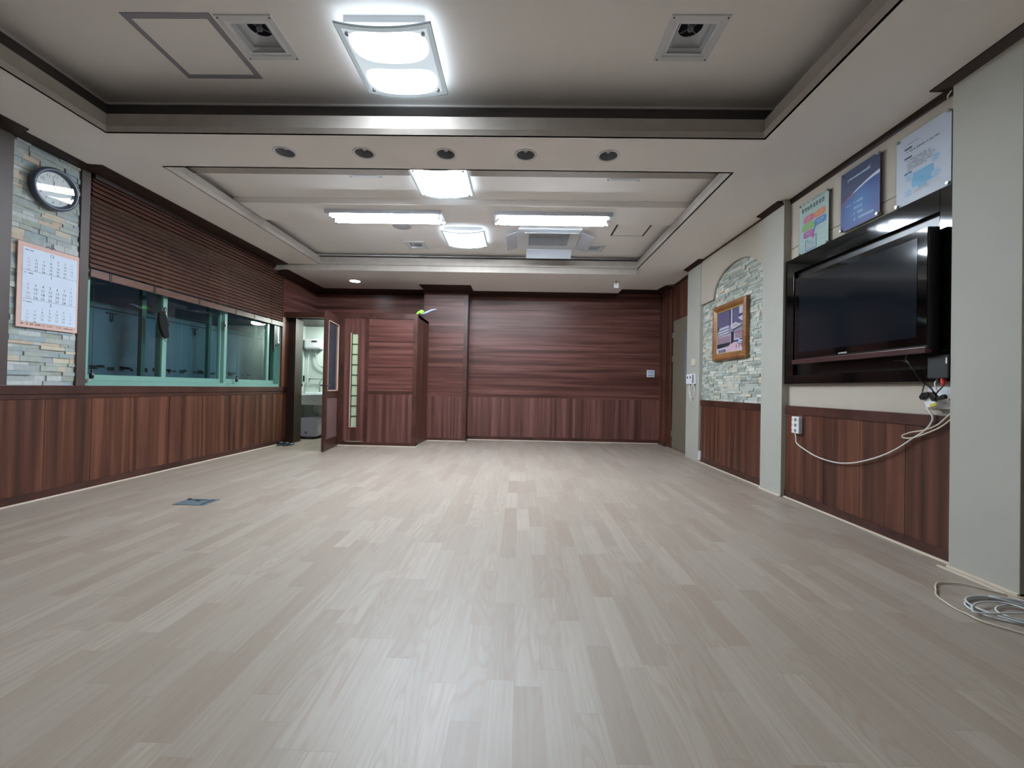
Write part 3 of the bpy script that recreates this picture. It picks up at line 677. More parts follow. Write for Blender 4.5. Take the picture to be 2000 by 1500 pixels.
def square_lamp(cx, cy, zc, label, mat, hang=.07):
    t = thing('ceiling_lamp', (cx, cy, zc), label, 'ceiling lamp', 'square glass ceiling lamps')
    m_ = MB(); m_.box(cx - .25, cx + .25, cy - .27, cy + .27, zc - .045, zc); m_.build('base', [m_whitem], t, bevel=.004)
    m_ = MB(); n = 16; w, l = (.292, .310) if zc > 3.2 else (.282, .298); zz = zc - hang; th = .005
    def z_at(x): return zz - .032 * (1 - (x / w) ** 2)
    vv = []
    for k_ in (0, 1):
        for i in range(n + 1):
            x = -w + 2 * w * i / n
            for y in (-l, l): vv.append((cx + x, cy + y, z_at(x) - th * k_))
    q = 2 * (n + 1); fs = []; fs0 = []
    for i in range(n):
        for k_ in (0, 1): o_ = k_ * q + 2 * i; (fs if k_ else fs0).append((o_, o_ + 1, o_ + 3, o_ + 2))
        for y_ in (0, 1): fs.append((2 * i + y_, 2 * i + 2 + y_, q + 2 * i + 2 + y_, q + 2 * i + y_))
    fs += [(0, 1, q + 1, q), (2 * n, 2 * n + 1, q + 2 * n + 1, q + 2 * n)]
    m_.add(vv, fs, 0, False); m_.add(vv, fs0, 1, False); s_ = m_.build('glass_shade', [mat, m_lamptop], t, loc=(0, 0, 0))
    # pale rim along the four edges
    m_ = MB()
    for i in range(n):
        x0_, x1_ = -w + 2 * w * i / n, -w + 2 * w * (i + 1) / n
        for y in (-l, l - .006):
            m_.add([(cx + x0_, cy + y, z_at(x0_) - .008), (cx + x1_, cy + y, z_at(x1_) - .008), (cx + x1_, cy + y + .006, z_at(x1_) - .008), (cx + x0_, cy + y + .006, z_at(x0_) - .008),
                    (cx + x0_, cy + y, z_at(x0_) + .002), (cx + x1_, cy + y, z_at(x1_) + .002), (cx + x1_, cy + y + .006, z_at(x1_) + .002), (cx + x0_, cy + y + .006, z_at(x0_) + .002)],
                   [(0, 1, 2, 3), (4, 5, 6, 7), (0, 1, 5, 4), (2, 3, 7, 6)], 0)
    for x in (-w - .004, w): m_.box(cx + x, cx + x + .004, cy - l, cy + l, zz - .008, zz + .002)
    m_.build('shade_rim', [m_lamprim], t)
    for sx in (-1, 1):
        for sy in (-1, 1):
            m_ = MB(); X, Y = cx + sx * .235, cy + sy * .245; m_.cyl((X, Y, zc - .04), (X, Y, z_at(sx * .235) - .012), .006, n=10); m_.cyl((X, Y, z_at(sx * .235) - .018), (X, Y, z_at(sx * .235) - .005), .012, n=14); m_.build('mounting_knob', [m_steel], t)
    return t
square_lamp(-.870, 2.803, U1, 'square curved glass ceiling lamp in the near ceiling recess', m_lampA)
square_lamp(-.800, 4.150, U2, 'square glass ceiling lamp at the near edge of the far recess', m_lampB, .055)
square_lamp(-.775, 5.745, U2, 'square glass ceiling lamp beside the air conditioner', m_lampB, .055)

square_lamp(-.870, 1.100, U1, 'square glass ceiling lamp overhead, out of view above the camera', m_lampA)

def fluo(x0, x1, label):
    cx = (x0 + x1) / 2; t = thing('fluorescent_lamp', (cx, 4.965, 3.02), label, 'ceiling lamp', 'twin tube lamps on the ceiling beam')
    m_ = MB(); y0, y1 = 4.80, 5.115; z = 3.02
    m_.box(x0, x1, y0, y1, z - .022, z, 0)
    m_.prism([(y0, z - .02), (y0 + .012, z - .045), (y0 + .018, z - .02)], 'x', x0, x1, 0); m_.prism([(y1, z - .02), (y1 - .012, z - .045), (y1 - .018, z - .02)], 'x', x0, x1, 0)
    m_.prism([(4.94, z - .02), (4.965, z - .04), (4.99, z - .02)], 'x', x0 + .02, x1 - .02, 0)
    m_.build('housing', [plain('housing_white_enamel', S(196, 200, 208), .4)], t)
    for y in (4.875, 5.04):
        m_ = MB(); m_.cyl((x0 + .06, y, z - .05), (x1 - .06, y, z - .05), .0175, n=14); m_.build('tube', [m_tube], t)
        for xx in (x0 + .03, x1 - .06):
            m_ = MB(); m_.box(xx, xx + .03, y - .02, y + .02, z - .07, z - .02); m_.build('lamp_holder', [m_whitem], t, bevel=.003)
    return t
fluo(-2.285, -.935, 'left twin tube fluorescent lamp under the ceiling beam')
fluo(-.335, 1.025, 'right twin tube fluorescent lamp before the air conditioner')

# recessed downlights
dn = ['leftmost of the five unlit recessed downlights', 'second from left of the five unlit recessed downlights', 'middle one of the five unlit recessed downlights', 'fourth from left of the five unlit recessed downlights', 'rightmost of the five unlit recessed downlights']
first = None
for i, cx in enumerate(dl_x):
    if first is None:
        t = thing('downlight', (cx, dl_y, ZA), dn[0], 'downlight', 'unlit downlights between the two ceiling recesses'); first = t
        m_ = MB(); m_.lathe([(.074, .0), (.090, 0), (.092, -.003), (.088, -.006), (.074, -.004), (.072, 0)], (cx, dl_y, ZA), n=40); m_.build('trim_ring', [m_white], t)
        m_ = MB(); m_.lathe([(.073, 0), (.070, .03), (.062, .09), (.045, .12), (0, .125)], (cx, dl_y, ZA), n=32); m_.build('reflector', [plain('dull_reflector', S(150, 154, 162), .4)], t)
        m_ = MB(); m_.lathe([(0, .022), (.014, .026), (.022, .038), (.022, .06), (.015, .09), (.013, .12)], (cx, dl_y, ZA), n=20); m_.build('bulb', [plain('unlit_bulb_glass', S(190, 194, 198), .15)], t)
    else: dup(first, (cx, dl_y, ZA), dn[i])
t = thing('lit_downlight', (-2.895, 7.29, ZB), 'single lit round downlight near the washroom door', 'downlight')
m_ = MB(); m_.lathe([(.085, -.001), (.10, -.001), (.102, -.006), (.096, -.009), (.085, -.008)], (-2.895, 7.29, ZB), n=40); m_.build('trim_ring', [m_white], t)
m_ = MB(); m_.lathe([(.086, -.004), (.06, -.006), (0, -.007)], (-2.895, 7.29, ZB), n=32); m_.build('diffuser', [emis('lit_downlight_disc', lambda k, p: (setattr(p.inputs['Emission Color'], 'default_value', (.85, .95, 1, 1)), setattr(p.inputs['Emission Strength'], 'default_value', 14)))], t)

# air diffusers
def diffuser(cx, cy, z, s, label):
    t = thing('air_diffuser', (cx, cy, z), label, 'vent', 'square ceiling air diffusers')
    h = s / 2; m_ = MB()
    def frame(a, b, za, zb, m=0):
        A = [(cx - a, cy - a, za), (cx + a, cy - a, za), (cx + a, cy + a, za), (cx - a, cy + a, za)]; B = [(cx - b, cy - b, zb), (cx + b, cy - b, zb), (cx + b, cy + b, zb), (cx - b, cy + b, zb)]
        m_.add(A + B, [(i, (i + 1) % 4, 4 + (i + 1) % 4, 4 + i) for i in range(4)], m)
    frame(h, h - .004, z, z - .008); frame(h - .004, h - .040, z - .008, z - .008); frame(h - .040, h - .046, z - .008, z + .0); m_.build('face_frame', [m_whitem], t)
    m_ = MB(); a = h - .046; n = 32; sq = []; ci = []; rr_ = .075
    for j in range(n):
        q = 2 * math.pi * (j + .5) / n; c, s__ = math.cos(q), math.sin(q); k = a / max(abs(c), abs(s__)); sq.append((cx + k * c, cy + k * s__, z)); ci.append((cx + rr_ * c, cy + rr_ * s__, z + .075))
    m_.add(sq + ci, [(j, (j + 1) % n, n + (j + 1) % n, n + j) for j in range(n)], 0, True)
    frame(a, a - .02, z, z - .004, 0)
    m_.lathe([(rr_, .075), (rr_, .16), (0, .161)], (cx, cy, z), n=n, m=1); m_.build('funnel', [plain('diffuser_grey', S(220, 224, 230), .35), plain('duct_dark', S(52, 54, 66), .6)], t)
    m_ = MB(); m_.cyl((cx, cy, z + .085), (cx, cy, z + .055), .022, .018, n=20); m_.cyl((cx, cy + .0, z + .055), (cx, cy, z + .047), .008, n=12)
    for q in range(4):
        c, s__ = math.cos(q * math.pi / 2 + .78), math.sin(q * math.pi / 2 + .78); m_.cyl((cx + c * .02, cy + s__ * .02, z + .07), (cx + c * rr_, cy + s__ * rr_, z + .078), .004, n=6)
    m_.build('damper_hub', [m_grey], t)
    m_ = MB(); frame(.098, .088, z + .018, z + .030); frame(.098, .092, z + .018, z + .016); m_.build('inner_ring', [plain('diffuser_pale', S(186, 190, 196), .35)], t)
    for sx in (-1, 1):
        for sy in (-1, 1):
            m_ = MB(); X, Y = cx + sx * (h - .018), cy + sy * (h - .018); m_.cyl((X, Y, z - .008), (X, Y, z - .0105), .005, n=8); m_.build('screw', [m_dgrey], t)
    return t
diffuser(1.045, 2.693, U1, .36, 'square air diffuser in the near recess, alone on the right')
diffuser(-1.743, 2.708, U1, .36, 'square air diffuser beside the access panel in the near recess')
diffuser(-1.575, 4.02, U2, .335, 'air diffuser left of the lamp at the near edge of the far recess')
diffuser(.985, 4.03, U2, .335, 'air diffuser right of the lamp at the near edge of the far recess')
diffuser(-1.56, 6.19, U2, .30, 'small air diffuser at the back left of the far recess')
diffuser(1.05, 6.22, U2, .30, 'small air diffuser right of the air conditioner')
# access panels
def panel(x0, x1, y0, y1, z, w, label, cf, sides=(1, 1, 1, 1)):
    t = thing('access_panel', ((x0 + x1) / 2, (y0 + y1) / 2, z), label, 'access panel', 'ceiling access panels')
    m_ = MB(); m_.box(x0, x0 + w, y0, y1, z - .004, z); m_.box(x1 - w, x1, y0, y1, z - .004, z); m_.box(x0 + w, x1 - w, y0, y0 + w, z - .004, z); m_.box(x0 + w, x1 - w, y1 - sides[0] * w, y1, z - .004, z); m_.build('panel_frame', [cf], t)
    m_ = MB(); m_.box(x0 + w, x1 - w, y0 + w, y1 - w * sides[0], z - .003, z); m_.build('hatch', [m_ceil], t)
m_pf = plain('grey_aluminium_strip', S(150, 148, 156), .5)
panel(-2.497, -1.939, 2.521, 3.068, U1, .040, 'large square access panel with grey frame in the near recess', m_pf)
panel(1.183, 1.625, 5.22, 5.70, U2, .022, 'small access panel with dark side gaps in the far recess', plain('dark_shadow_gap', S(62, 54, 52), .6), (.35, 1, 1, 1))
# faint round speaker
mb = MB(); mb.lathe([(.118, 0), (.118, -.004), (.10, -.008), (0, -.010)], (-1.576, 5.47, U2), n=36); tag(mb.build('ceiling_speaker', [plain('pale_grey_mesh', S(176, 174, 176), .6)]), 'pale round flat ceiling speaker behind the left fluorescent lamp', 'speaker')

# air conditioner cassette
ac = thing('air_conditioner', (.36, 5.80, U2), 'white four-way ceiling air conditioner with open flaps in the far recess', 'air conditioner')
ax0, ax1, ay0, ay1 = -.055, .770, 5.42, 6.20; z = U2
mb = MB(); mb.box(ax0, ax1, ay0, ay1, z - .035, z); mb.build('cassette_panel', [m_whitem], ac, bevel=.006)
mb = MB(); mb.box(.085, .63, 5.60, 6.02, z - .041, z - .034); mb.build('grille', [plain('grey_blue_grille', S(150, 160, 170), .5)], ac)
mb = MB()
for i in range(1, 12): x = .085 + .545 * i / 12; mb.box(x - .002, x + .002, 5.61, 6.01, z - .044, z - .040)
mb.build('grille_bars', [plain('grille_bar_grey', S(165, 172, 180), .5)], ac)
def flap(pts, t=.006):
    m_ = MB(); a = Vector(pts[1]) - Vector(pts[0]); b = Vector(pts[3]) - Vector(pts[0]); n_ = a.cross(b).normalized() * t
    m_.add([Vector(p) for p in pts] + [Vector(p) + n_ for p in pts], [(0, 1, 2, 3), (7, 6, 5, 4), (0, 1, 5, 4), (1, 2, 6, 5), (2, 3, 7, 6), (3, 0, 4, 7)])
    m_.build('air_deflector', [plain('deflector_plastic', S(182, 186, 194), .4)], ac, bevel=.003)
flap([(ax0 - .01, 5.48, z - .05), (ax0 - .01, 6.14, z - .05), (ax0 - .165, 6.14, z - .095), (ax0 - .165, 5.52, z - .095)])
flap([(ax1 + .01, 5.48, z - .05), (ax1 + .01, 6.14, z - .05), (ax1 + .165, 6.14, z - .095), (ax1 + .165, 5.52, z - .095)])
flap([(.06, ay1 - .04, z - .045), (.72, ay1 - .04, z - .045), (.72, ay1 + .06, z - .155), (.06, ay1 + .06, z - .155)])
flap([(.03, ay0 + .10, z - .042), (.72, ay0 + .10, z - .042), (.72, ay0 + .01, z - .075), (.03, ay0 + .01, z - .075)])

# motion sensor under the dropped ceiling
ms = thing('motion_sensor', (1.57, 7.05, ZB), 'small white box sensor hanging from the ceiling near the back wall', 'sensor')
mb = MB(); mb.box(1.535, 1.615, 7.02, 7.06, ZB - .115, ZB - .025); mb.build('housing', [m_white], ms, bevel=.008)
mb = MB(); mb.cyl((1.575, 7.045, ZB), (1.575, 7.045, ZB - .03), .012, n=12); mb.build('bracket', [m_grey], ms)
mb = MB(); mb.cyl((1.565, 7.021, ZB - .05), (1.565, 7.016, ZB - .05), .008, n=12); mb.build('lens', [m_dgrey], ms)

# ================================================================ RIGHT WALL THINGS
# TV surround frame (black gloss board with opening) and the television
fr = thing('television_surround', (2.60, 3.365, 1.09), 'wide glossy black board frame mounted behind the television', 'panel')
y0, y1, z0, z1 = 2.552, 4.163, 1.095, 2.283
mb = MB(); xf = 2.575
mb.box(xf, 2.622, y0, 2.648, z0, z1); mb.box(xf, 2.622, 4.035, y1, z0, z1); mb.box(xf, 2.622, 2.648, 4.035, 2.146, z1); mb.box(xf, 2.622, 2.648, 4.035, z0, 1.175); mb.build('front_frame', [m_blackgloss], fr, bevel=.002)
mb = MB(); mb.box(2.612, 2.622, 2.648, 4.035, 1.175, 2.146); mb.build('back_board', [plain('black_satin_board', S(10, 12, 12), .3)], fr)
tv = thing('television', (2.50, 3.25, 1.28), 'large black flat television mounted on the right wall', 'television')
tx = 2.485; ty0, ty1, tz0, tz1 = 2.62, 3.87, 1.285, 2.045
mb = MB(); mb.box(tx, 2.555, ty0, ty1, tz0, tz1); mb.box(2.55, 2.612, 2.9, 3.6, 1.45, 1.9); mb.build('casing', [m_black], tv, bevel=.008)
mb = MB(); mb.box(tx - .004, tx + .01, ty0 + .004, ty1 - .004, tz0 + .03, tz1 - .004); mb.build('bezel', [plain('piano_black', S(5, 6, 8), .05, spec=.6)], tv, bevel=.003)
mb = MB(); mb.quad((tx - .0055, ty0 + .07, tz0 + .085), (tx - .0055, ty1 - .06, tz0 + .085), (tx - .0055, ty1 - .06, tz1 - .05), (tx - .0055, ty0 + .07, tz1 - .05)); mb.build('screen', [plain('dark_screen', S(20, 26, 33), .10, spec=.35)], tv)
mb = MB(); mb.box(tx - .014, tx + .03, ty0, ty1 + .02, tz0 - .018, tz0 + .022); lab(mb.build('lower_bar', [plain('maroon_gloss', S(66, 40, 40), .3)], tv, bevel=.006), 'maroon strip with thin light edge')
mb = MB(); a = Art(mb, (tx - .0045, 3.34, 1.318), (0, -1, 0), (-1, 0, 0)); a.strokes(0, .085, .006, .014, 0, n=9); mb.build('logo', [plain('silver_logo', S(176, 180, 188), .4)], tv)
mb = MB(); mb.tube([(2.56, 2.95, 1.29), (2.545, 2.93, 1.245), (2.54, 2.85, 1.235), (2.545, 2.80, 1.20), (2.56, 2.76, 1.12), (2.60, 2.74, 1.07), (2.60, 2.70, 1.03)], .0035, 8); tag(mb.build('television_cable', [m_black]), 'thin black cable drooping below the right end of the television', 'cable')
mb = MB(); mb.tube([(2.55, 2.82, 1.28), (2.54, 2.83, 1.25), (2.545, 2.815, 1.22), (2.555, 2.78, 1.16)], .0035, 8); tag(mb.build('television_cable', [m_grey]), 'short grey cable loop joining the black one under the television', 'cable')

# set-top box, plates, adaptors
sb = thing('set_top_box', (2.56, 2.605, 1.11), 'small black box mounted at the lower right corner of the television surround', 'box')
mb = MB(); mb.box(2.535, 2.575, 2.548, 2.678, 1.112, 1.252); mb.build('casing', [plain('matt_black', S(22, 26, 28), .5)], sb, bevel=.006)
mb = MB(); mb.box(2.5335, 2.5355, 2.553, 2.562, 1.20, 1.235); mb.build('sticker', [m_white], sb)
mb = MB(); mb.cyl((2.555, 2.597, 1.112), (2.555, 2.597, 1.098), .013, .012, n=14); mb.cyl((2.555, 2.597, 1.098), (2.555, 2.595, 1.066), .013, .007, n=14); tag(mb.build('red_plug', [plain('red_plastic', S(214, 48, 44), .4)]), 'bright red plug under the small black box', 'plug')
op = thing('outlet_plate', (2.62, 2.66, .93), 'white double wall outlet plate above the wainscot by the near pillar', 'outlet')
mb = MB(); mb.box(2.606, 2.622, 2.60, 2.745, .925, 1.06); mb.build('plate', [m_white], op, bevel=.004)
mb = MB(); mb.box(2.604, 2.608, 2.615, 2.662, .94, 1.045); mb.box(2.604, 2.608, 2.672, 2.73, .94, 1.045); mb.build('socket_face', [m_white], op, bevel=.002)
ad = thing('multi_tap', (2.57, 2.675, .94), 'white cube plug adaptor with yellow sticker on the wall outlet', 'adaptor')
mb = MB(); pts = [(2.728, .985), (2.66, 1.01), (2.628, .955), (2.70, .925)]
mb.prism(pts, 'x', 2.555, 2.606); mb.build('body', [m_white], ad, bevel=.006)
mb = MB(); mb.prism([(2.678, .952), (2.640, .963), (2.635, .948), (2.672, .936)], 'x', 2.553, 2.556); lab(mb.build('sticker', [plain('yellow_label', S(204, 190, 40), .5)], ad), 'yellow sticker')
def plug(label, pts, x0=2.535, x1=2.56, nm='black_plug'):
    m_ = MB(); m_.prism(pts, 'x', x0, x1); return tag(m_.build(nm, [m_black], bevel=.005), label, 'plug', 'black plugs at the outlet')
plug('leftmost black plug on the white outlet adaptor', [(2.735, .995), (2.712, 1.03), (2.675, 1.03), (2.668, 1.008), (2.700, .985), (2.72, .978)])
plug('middle black plug on the white outlet adaptor', [(2.668, 1.03), (2.645, 1.03), (2.622, .998), (2.63, .975), (2.65, .972), (2.664, .995)])
plug('rightmost black plug pointing toward the near pillar', [(2.622, .995), (2.578, 1.018), (2.568, 1.0), (2.575, .99), (2.618, .978)])
for i, (lb, pp) in enumerate((('black cord from the surround to the leftmost plug', [(2.60, 2.76, 1.095), (2.58, 2.75, 1.05), (2.57, 2.748, 1.015), (2.56, 2.735, 1.0), (2.55, 2.715, 1.0)]),
                              ('black cord arching over the white outlet plate', [(2.585, 2.74, 1.10), (2.56, 2.70, 1.08), (2.55, 2.665, 1.055), (2.55, 2.65, 1.025)]),
                              ('black cord from the red plug to the plugs', [(2.555, 2.595, 1.07), (2.55, 2.605, 1.05), (2.55, 2.625, 1.03), (2.55, 2.635, 1.01)]))):
    mb = MB(); mb.tube(pp, .0035, 8); tag(mb.build('plug_cord', [m_black]), lb, 'cable', 'black cords around the outlet')
mb = MB(); mb.tube([(2.575, 2.65, 1.11), (2.56, 2.652, 1.085), (2.555, 2.640, 1.05), (2.56, 2.63, 1.03)], .004, 8); tag(mb.build('white_cord', [m_cordw]), 'short white cord between black box and plugs', 'cable')
# power strips and cords
def pstrip(name, loc, label, w, h, dth, sw, horizontal=False):
    t = thing(name, loc, label, 'power strip'); x, y, z = loc
    m_ = MB(); m_.box(x - dth, x, y - w / 2, y + w / 2, z - h / 2, z + h / 2); m_.build('body', [m_white], t, bevel=.008)
    n = 3
    for i in range(n):
        m_ = MB()
        if horizontal: yy = y + w / 2 - w * (i + .5) / (n + 1); m_.cyl((x - dth, yy, z), (x - dth - .002, yy, z), min(h * .28, .017), n=16)
        else: zz = z + h / 2 - h * (i + .55) / (n + .1); m_.cyl((x - dth, y - w * .08, zz), (x - dth - .002, y - w * .08, zz), .016, n=16)
        m_.build('socket', [m_grey], t)
        if sw:
            m_ = MB(); m_.box(x - dth - .003, x - dth, y + w * .34, y + w * .47, zz - .010, zz + .010); m_.build('switch', [plain('orange_switch', S(226, 110, 60), .4)], t, bevel=.001)
    return t
pstrip('power_strip', (2.60, 3.972, .712), 'white power strip with orange switches hanging on the middle pillar side', .105, .155, .04, True)
cab = [(4.038, .645), (4.02, .60), (3.963, .545), (3.842, .499), (3.71, .465), (3.557, .451), (3.422, .456), (3.264, .49), (3.08, .559), (2.936, .635), (2.805, .73), (2.735, .78), (2.692, .83), (2.679, .872), (2.696, .909), (2.715, .93)]
k_ = []
for i, (y, z_) in enumerate(cab): k_.append((2.575 if z_ < .9 else 2.57, y - .045 * (1 if y > 3.98 else .0), z_))
mb = MB(); mb.tube(k_, .0055, 10, sub=5); tag(mb.build('extension_cord', [m_cordw]), 'thick white cord sagging along the wainscot from power strip to outlet', 'cable')
lo = [(2.595, .995), (2.565, .94), (2.552, .90), (2.576, .858), (2.631, .813), (2.73, .761), (2.817, .727), (2.873, .722), (2.885, .73), (2.873, .742), (2.818, .765), (2.73, .787), (2.647, .827), (2.60, .87), (2.57, .91), (2.548, .93)]
mb = MB(); mb.tube([(2.572 if z_ < .89 else 2.585, y, z_) for y, z_ in lo], .0045, 10, sub=5); tag(mb.build('looped_cord', [m_cordc]), 'cream cord doubled back in a narrow loop below the outlet', 'cable')
# items on the far pillar
mb = MB(); mb.box(2.560, 2.572, 6.23, 6.37, 1.385, 1.49); o_ = mb.build('switch_plate', [plain('aged_cream_plate', S(206, 200, 178), .5)], bevel=.02); tag(o_, 'worn cream wall plate on the far pillar by the olive door', 'switch')
ps2 = thing('socket_box', (2.572, 6.27, 1.19), 'white double socket box with coiled cord on the far pillar', 'power strip')
mb = MB(); mb.box(2.535, 2.572, 6.19, 6.49, 1.115, 1.265); mb.build('body', [m_white], ps2, bevel=.008)
for y in (6.43, 6.33):
    m_ = MB(); m_.cyl((2.535, y, 1.215), (2.532, y, 1.215), .018, n=16); m_.build('socket', [m_dgrey], ps2)
mb = MB(); mb.box(2.532, 2.536, 6.20, 6.26, 1.13, 1.25); mb.build('switch_panel', [m_grey], ps2)
mb = MB(); mb.tube([(2.555, 6.40, 1.12), (2.55, 6.40, 1.02), (2.545, 6.33, .92), (2.545, 6.25, .93), (2.545, 6.19, 1.0), (2.545, 6.21, 1.07), (2.55, 6.28, 1.11), (2.555, 6.36, 1.0), (2.55, 6.35, .90), (2.555, 6.30, .86)], .006, 8)
mb.build('cord', [m_cordw], ps2)
mb = MB(); mb.box(2.575, 2.60, 6.06, 6.11, .03, .16); tag(mb.build('low_outlet', [m_white], bevel=.004), 'tall narrow white outlet at the foot of the far pillar', 'outlet')
# framed picture
pc = thing('framed_picture', (2.60, 5.28, 1.42), 'framed town picture in gilded brown frame on the stone niche', 'picture')
py0, py1, pz0, pz1 = 4.872, 5.69, 1.412, 2.122; fw = .082
mb = MB()
def fbar(a, b, c, d_):
    # mitred bar between outer corners a,b and inner corners c,d (y,z)
    xo, xm, xi = 2.595, 2.555, 2.585
    def P(p, q, t, x): return (x, p[0] + (q[0] - p[0]) * t, p[1] + (q[1] - p[1]) * t)
    r0 = [P(a, c, 0, 2.614), P(a, c, 0, 2.572), P(a, c, .25, xm), P(a, c, .55, xm + .002), P(a, c, 1, xi)]
    r1 = [P(b, d_, 0, 2.614), P(b, d_, 0, 2.572), P(b, d_, .25, xm), P(b, d_, .55, xm + .002), P(b, d_, 1, xi)]
    mb.add(r0 + r1, [(i, i + 1, 5 + i + 1, 5 + i) for i in range(4)])
O = [(py0, pz0), (py1, pz0), (py1, pz1), (py0, pz1)]; I = [(py0 + fw, pz0 + fw), (py1 - fw, pz0 + fw), (py1 - fw, pz1 - fw), (py0 + fw, pz1 - fw)]
for i in range(4): fbar(O[i], O[(i + 1) % 4], I[i], I[(i + 1) % 4])
mb.build('frame', [m_gold], pc)
mb = MB(); g = .010
a0, a1, b0, b1 = py0 + fw, py1 - fw, pz0 + fw, pz1 - fw
mb.box(2.582, 2.592, a0, a0 + g, b0, b1); mb.box(2.582, 2.592, a1 - g, a1, b0, b1); mb.box(2.582, 2.592, a0, a1, b0, b0 + g); mb.box(2.582, 2.592, a0, a1, b1 - g, b1); mb.build('inner_lip', [m_goldl], pc)
mb = MB(); iw, ih = a1 - a0, b1 - b0; a = Art(mb, (2.590, a1, b0), (0, -1, 0), (-1, 0, 0))
pm = [plain('print_' + n_, S(c), .4) for n_, c in (('mauve', (104, 98, 134)), ('pale', (206, 204, 226)), ('dark', (38, 36, 52)), ('red', (150, 84, 100)), ('pink', (218, 186, 200)), ('grey', (146, 148, 170)), ('blue', (70, 110, 180)), ('yellow', (190, 184, 150)))]
R_ = lambda x0, x1, z0, z1, m, d=.0005: a.rect(x0 * iw, x1 * iw, z0 * ih, z1 * ih, m, d)
R_(0, 1, 0, 1, 5, 0); R_(0, 1, .62, 1, 0, .0004)
for i in range(9): R_(.03 + i * .055, .035 + i * .055, .64, .98, 2, .0006)
R_(.50, .53, .6, 1, 2, .0007); R_(.55, .60, .62, 1, 1, .0007); R_(.60, .62, .62, .98, 2, .0007); R_(.84, 1, .82, 1, 1, .0006); R_(.84, 1, .72, .79, 2, .0008)
a.poly([(0, .60 * ih), (.06 * iw, .64 * ih), (.10 * iw, .60 * ih), (.08 * iw, .56 * ih), (0, .55 * ih)], 2, .0009)
for i, zz in enumerate((.60, .53, .47)):
    a.poly([(.06 * iw, zz * ih), (.45 * iw, (zz + .03) * ih), (.48 * iw, (zz - .02) * ih), (.04 * iw, (zz - .05) * ih)], 1, .0009 + i * .0002); a.poly([(.04 * iw, (zz - .05) * ih), (.48 * iw, (zz - .02) * ih), (.48 * iw, (zz - .035) * ih), (.04 * iw, (zz - .065) * ih)], 2, .0012 + i * .0002)
a.poly([(.52 * iw, .62 * ih), (.72 * iw, .66 * ih), (.95 * iw, .56 * ih), (.60 * iw, .50 * ih)], 1, .001); a.poly([(.60 * iw, .60 * ih), (.74 * iw, .62 * ih), (.84 * iw, .57 * ih), (.66 * iw, .56 * ih)], 7, .0013)
a.poly([(.80 * iw, .74 * ih), (1 * iw, .78 * ih), (1 * iw, .62 * ih)], 1, .0012); a.poly([(.60 * iw, .51 * ih), (.95 * iw, .57 * ih), (1. * iw, .55 * ih), (.62 * iw, .48 * ih)], 2, .0014)
R_(0, 1, .24, .42, 1, .0015)
for i in range(4): R_(0, .54, .25 + i * .042, .268 + i * .042, 3, .0017); R_(.70, 1, .30 + i * .042, .318 + i * .042, 3, .0017)
for i in range(3): R_(0, .54, .272 + i * .042, .280 + i * .042, 2, .0019); R_(.70, 1, .322 + i * .042, .330 + i * .042, 2, .0019)
R_(.56, .67, .20, .46, 2, .002); a.poly([(0, .24 * ih), (.54 * iw, .24 * ih), (.50 * iw, .17 * ih), (0, .13 * ih)], 2, .002)
R_(0, 1, 0, .13, 1, .002); a.poly([(.30 * iw, .02 * ih), (.50 * iw, .17 * ih), (.66 * iw, .22 * ih), (.9 * iw, .14 * ih), (.8 * iw, .02 * ih)], 4, .0022)
a.disc(.83 * iw, .22 * ih, .15 * iw, 1, .0024, .035 * ih); a.disc(.80 * iw, .235 * ih, .05 * iw, 6, .0026, .03 * ih); R_(.68, .78, .22, .26, 2, .0026); R_(.88, .98, .25, .28, 2, .0026)
for x in (.75, .85, .94): R_(x, x + .03, .08, .16, 3, .0026)
for x in (.08, .16, .24, .31): R_(x, x + .05, .03, .10, 2, .0026); R_(x - .02, x + .03, .01, .025, 6, .0026)
mb.build('print', pm, pc)
mb = MB(); a = Art(mb, (2.586, a1, b0), (0, -1, 0), (-1, 0, 0)); a.rect(0, iw, 0, ih, 0, 0); mb.build('glass_cover', [m_acryl], pc)

# posters on acrylic standoffs
def poster(y1_, w, z0_, h, label):
    t = thing('acrylic_poster', (2.60, y1_ - w / 2, z0_), label, 'poster', 'acrylic posters above the television')
    m_ = MB(); m_.box(2.588, 2.594, y1_ - w, y1_, z0_, z0_ + h); 
    ac_ = m_.build('acrylic_sheet', [m_acryl], t)
    for (a_, b_) in ((.018, .018), (w - .018, .018), (.018, h - .018), (w - .018, h - .018)):
        k2 = MB(); k2.cyl((2.624, y1_ - a_, z0_ + b_), (2.580, y1_ - a_, z0_ + b_), .010, n=16); k2.build('standoff', [m_steel], t)
    return t, (lambda m_, d=0: Art(m_, (2.5955 + d, y1_ - .006, z0_ + .006), (0, -1, 0), (-1, 0, 0)))
def inks(prefix, cols): return [plain(prefix + n_, S(c), .4) for n_, c in cols]
W_, H_ = .386, .480
t, A = poster(4.003, W_, 2.283, H_, 'pale green poster with coloured speech bubbles, left of the three posters')
mb = MB(); a = A(mb); w, h = W_ - .012, H_ - .012
a.rect(0, w, 0, h, 0, 0); 
a.strokes(.05, .33, .455 - .0, .022, 1)
for i, (x, s_) in enumerate(((.035, 1.0), (.075, .9), (.11, .8), (.145, 1), (.185, .9), (.22, 1), (.26, 1), (.295, 1.1))):
    a.rect(x, x + .012, .385, .385 + .040 * s_, 2); a.rect(x - .004, x + .026, .408, .414, 2, .0007); a.rect(x + .018, x + .025, .380, .380 + .042 * s_, 2, .0007); a.rect(x, x + .022, .385 + .02 * (i % 2), .391 + .02 * (i % 2), 2, .0009)
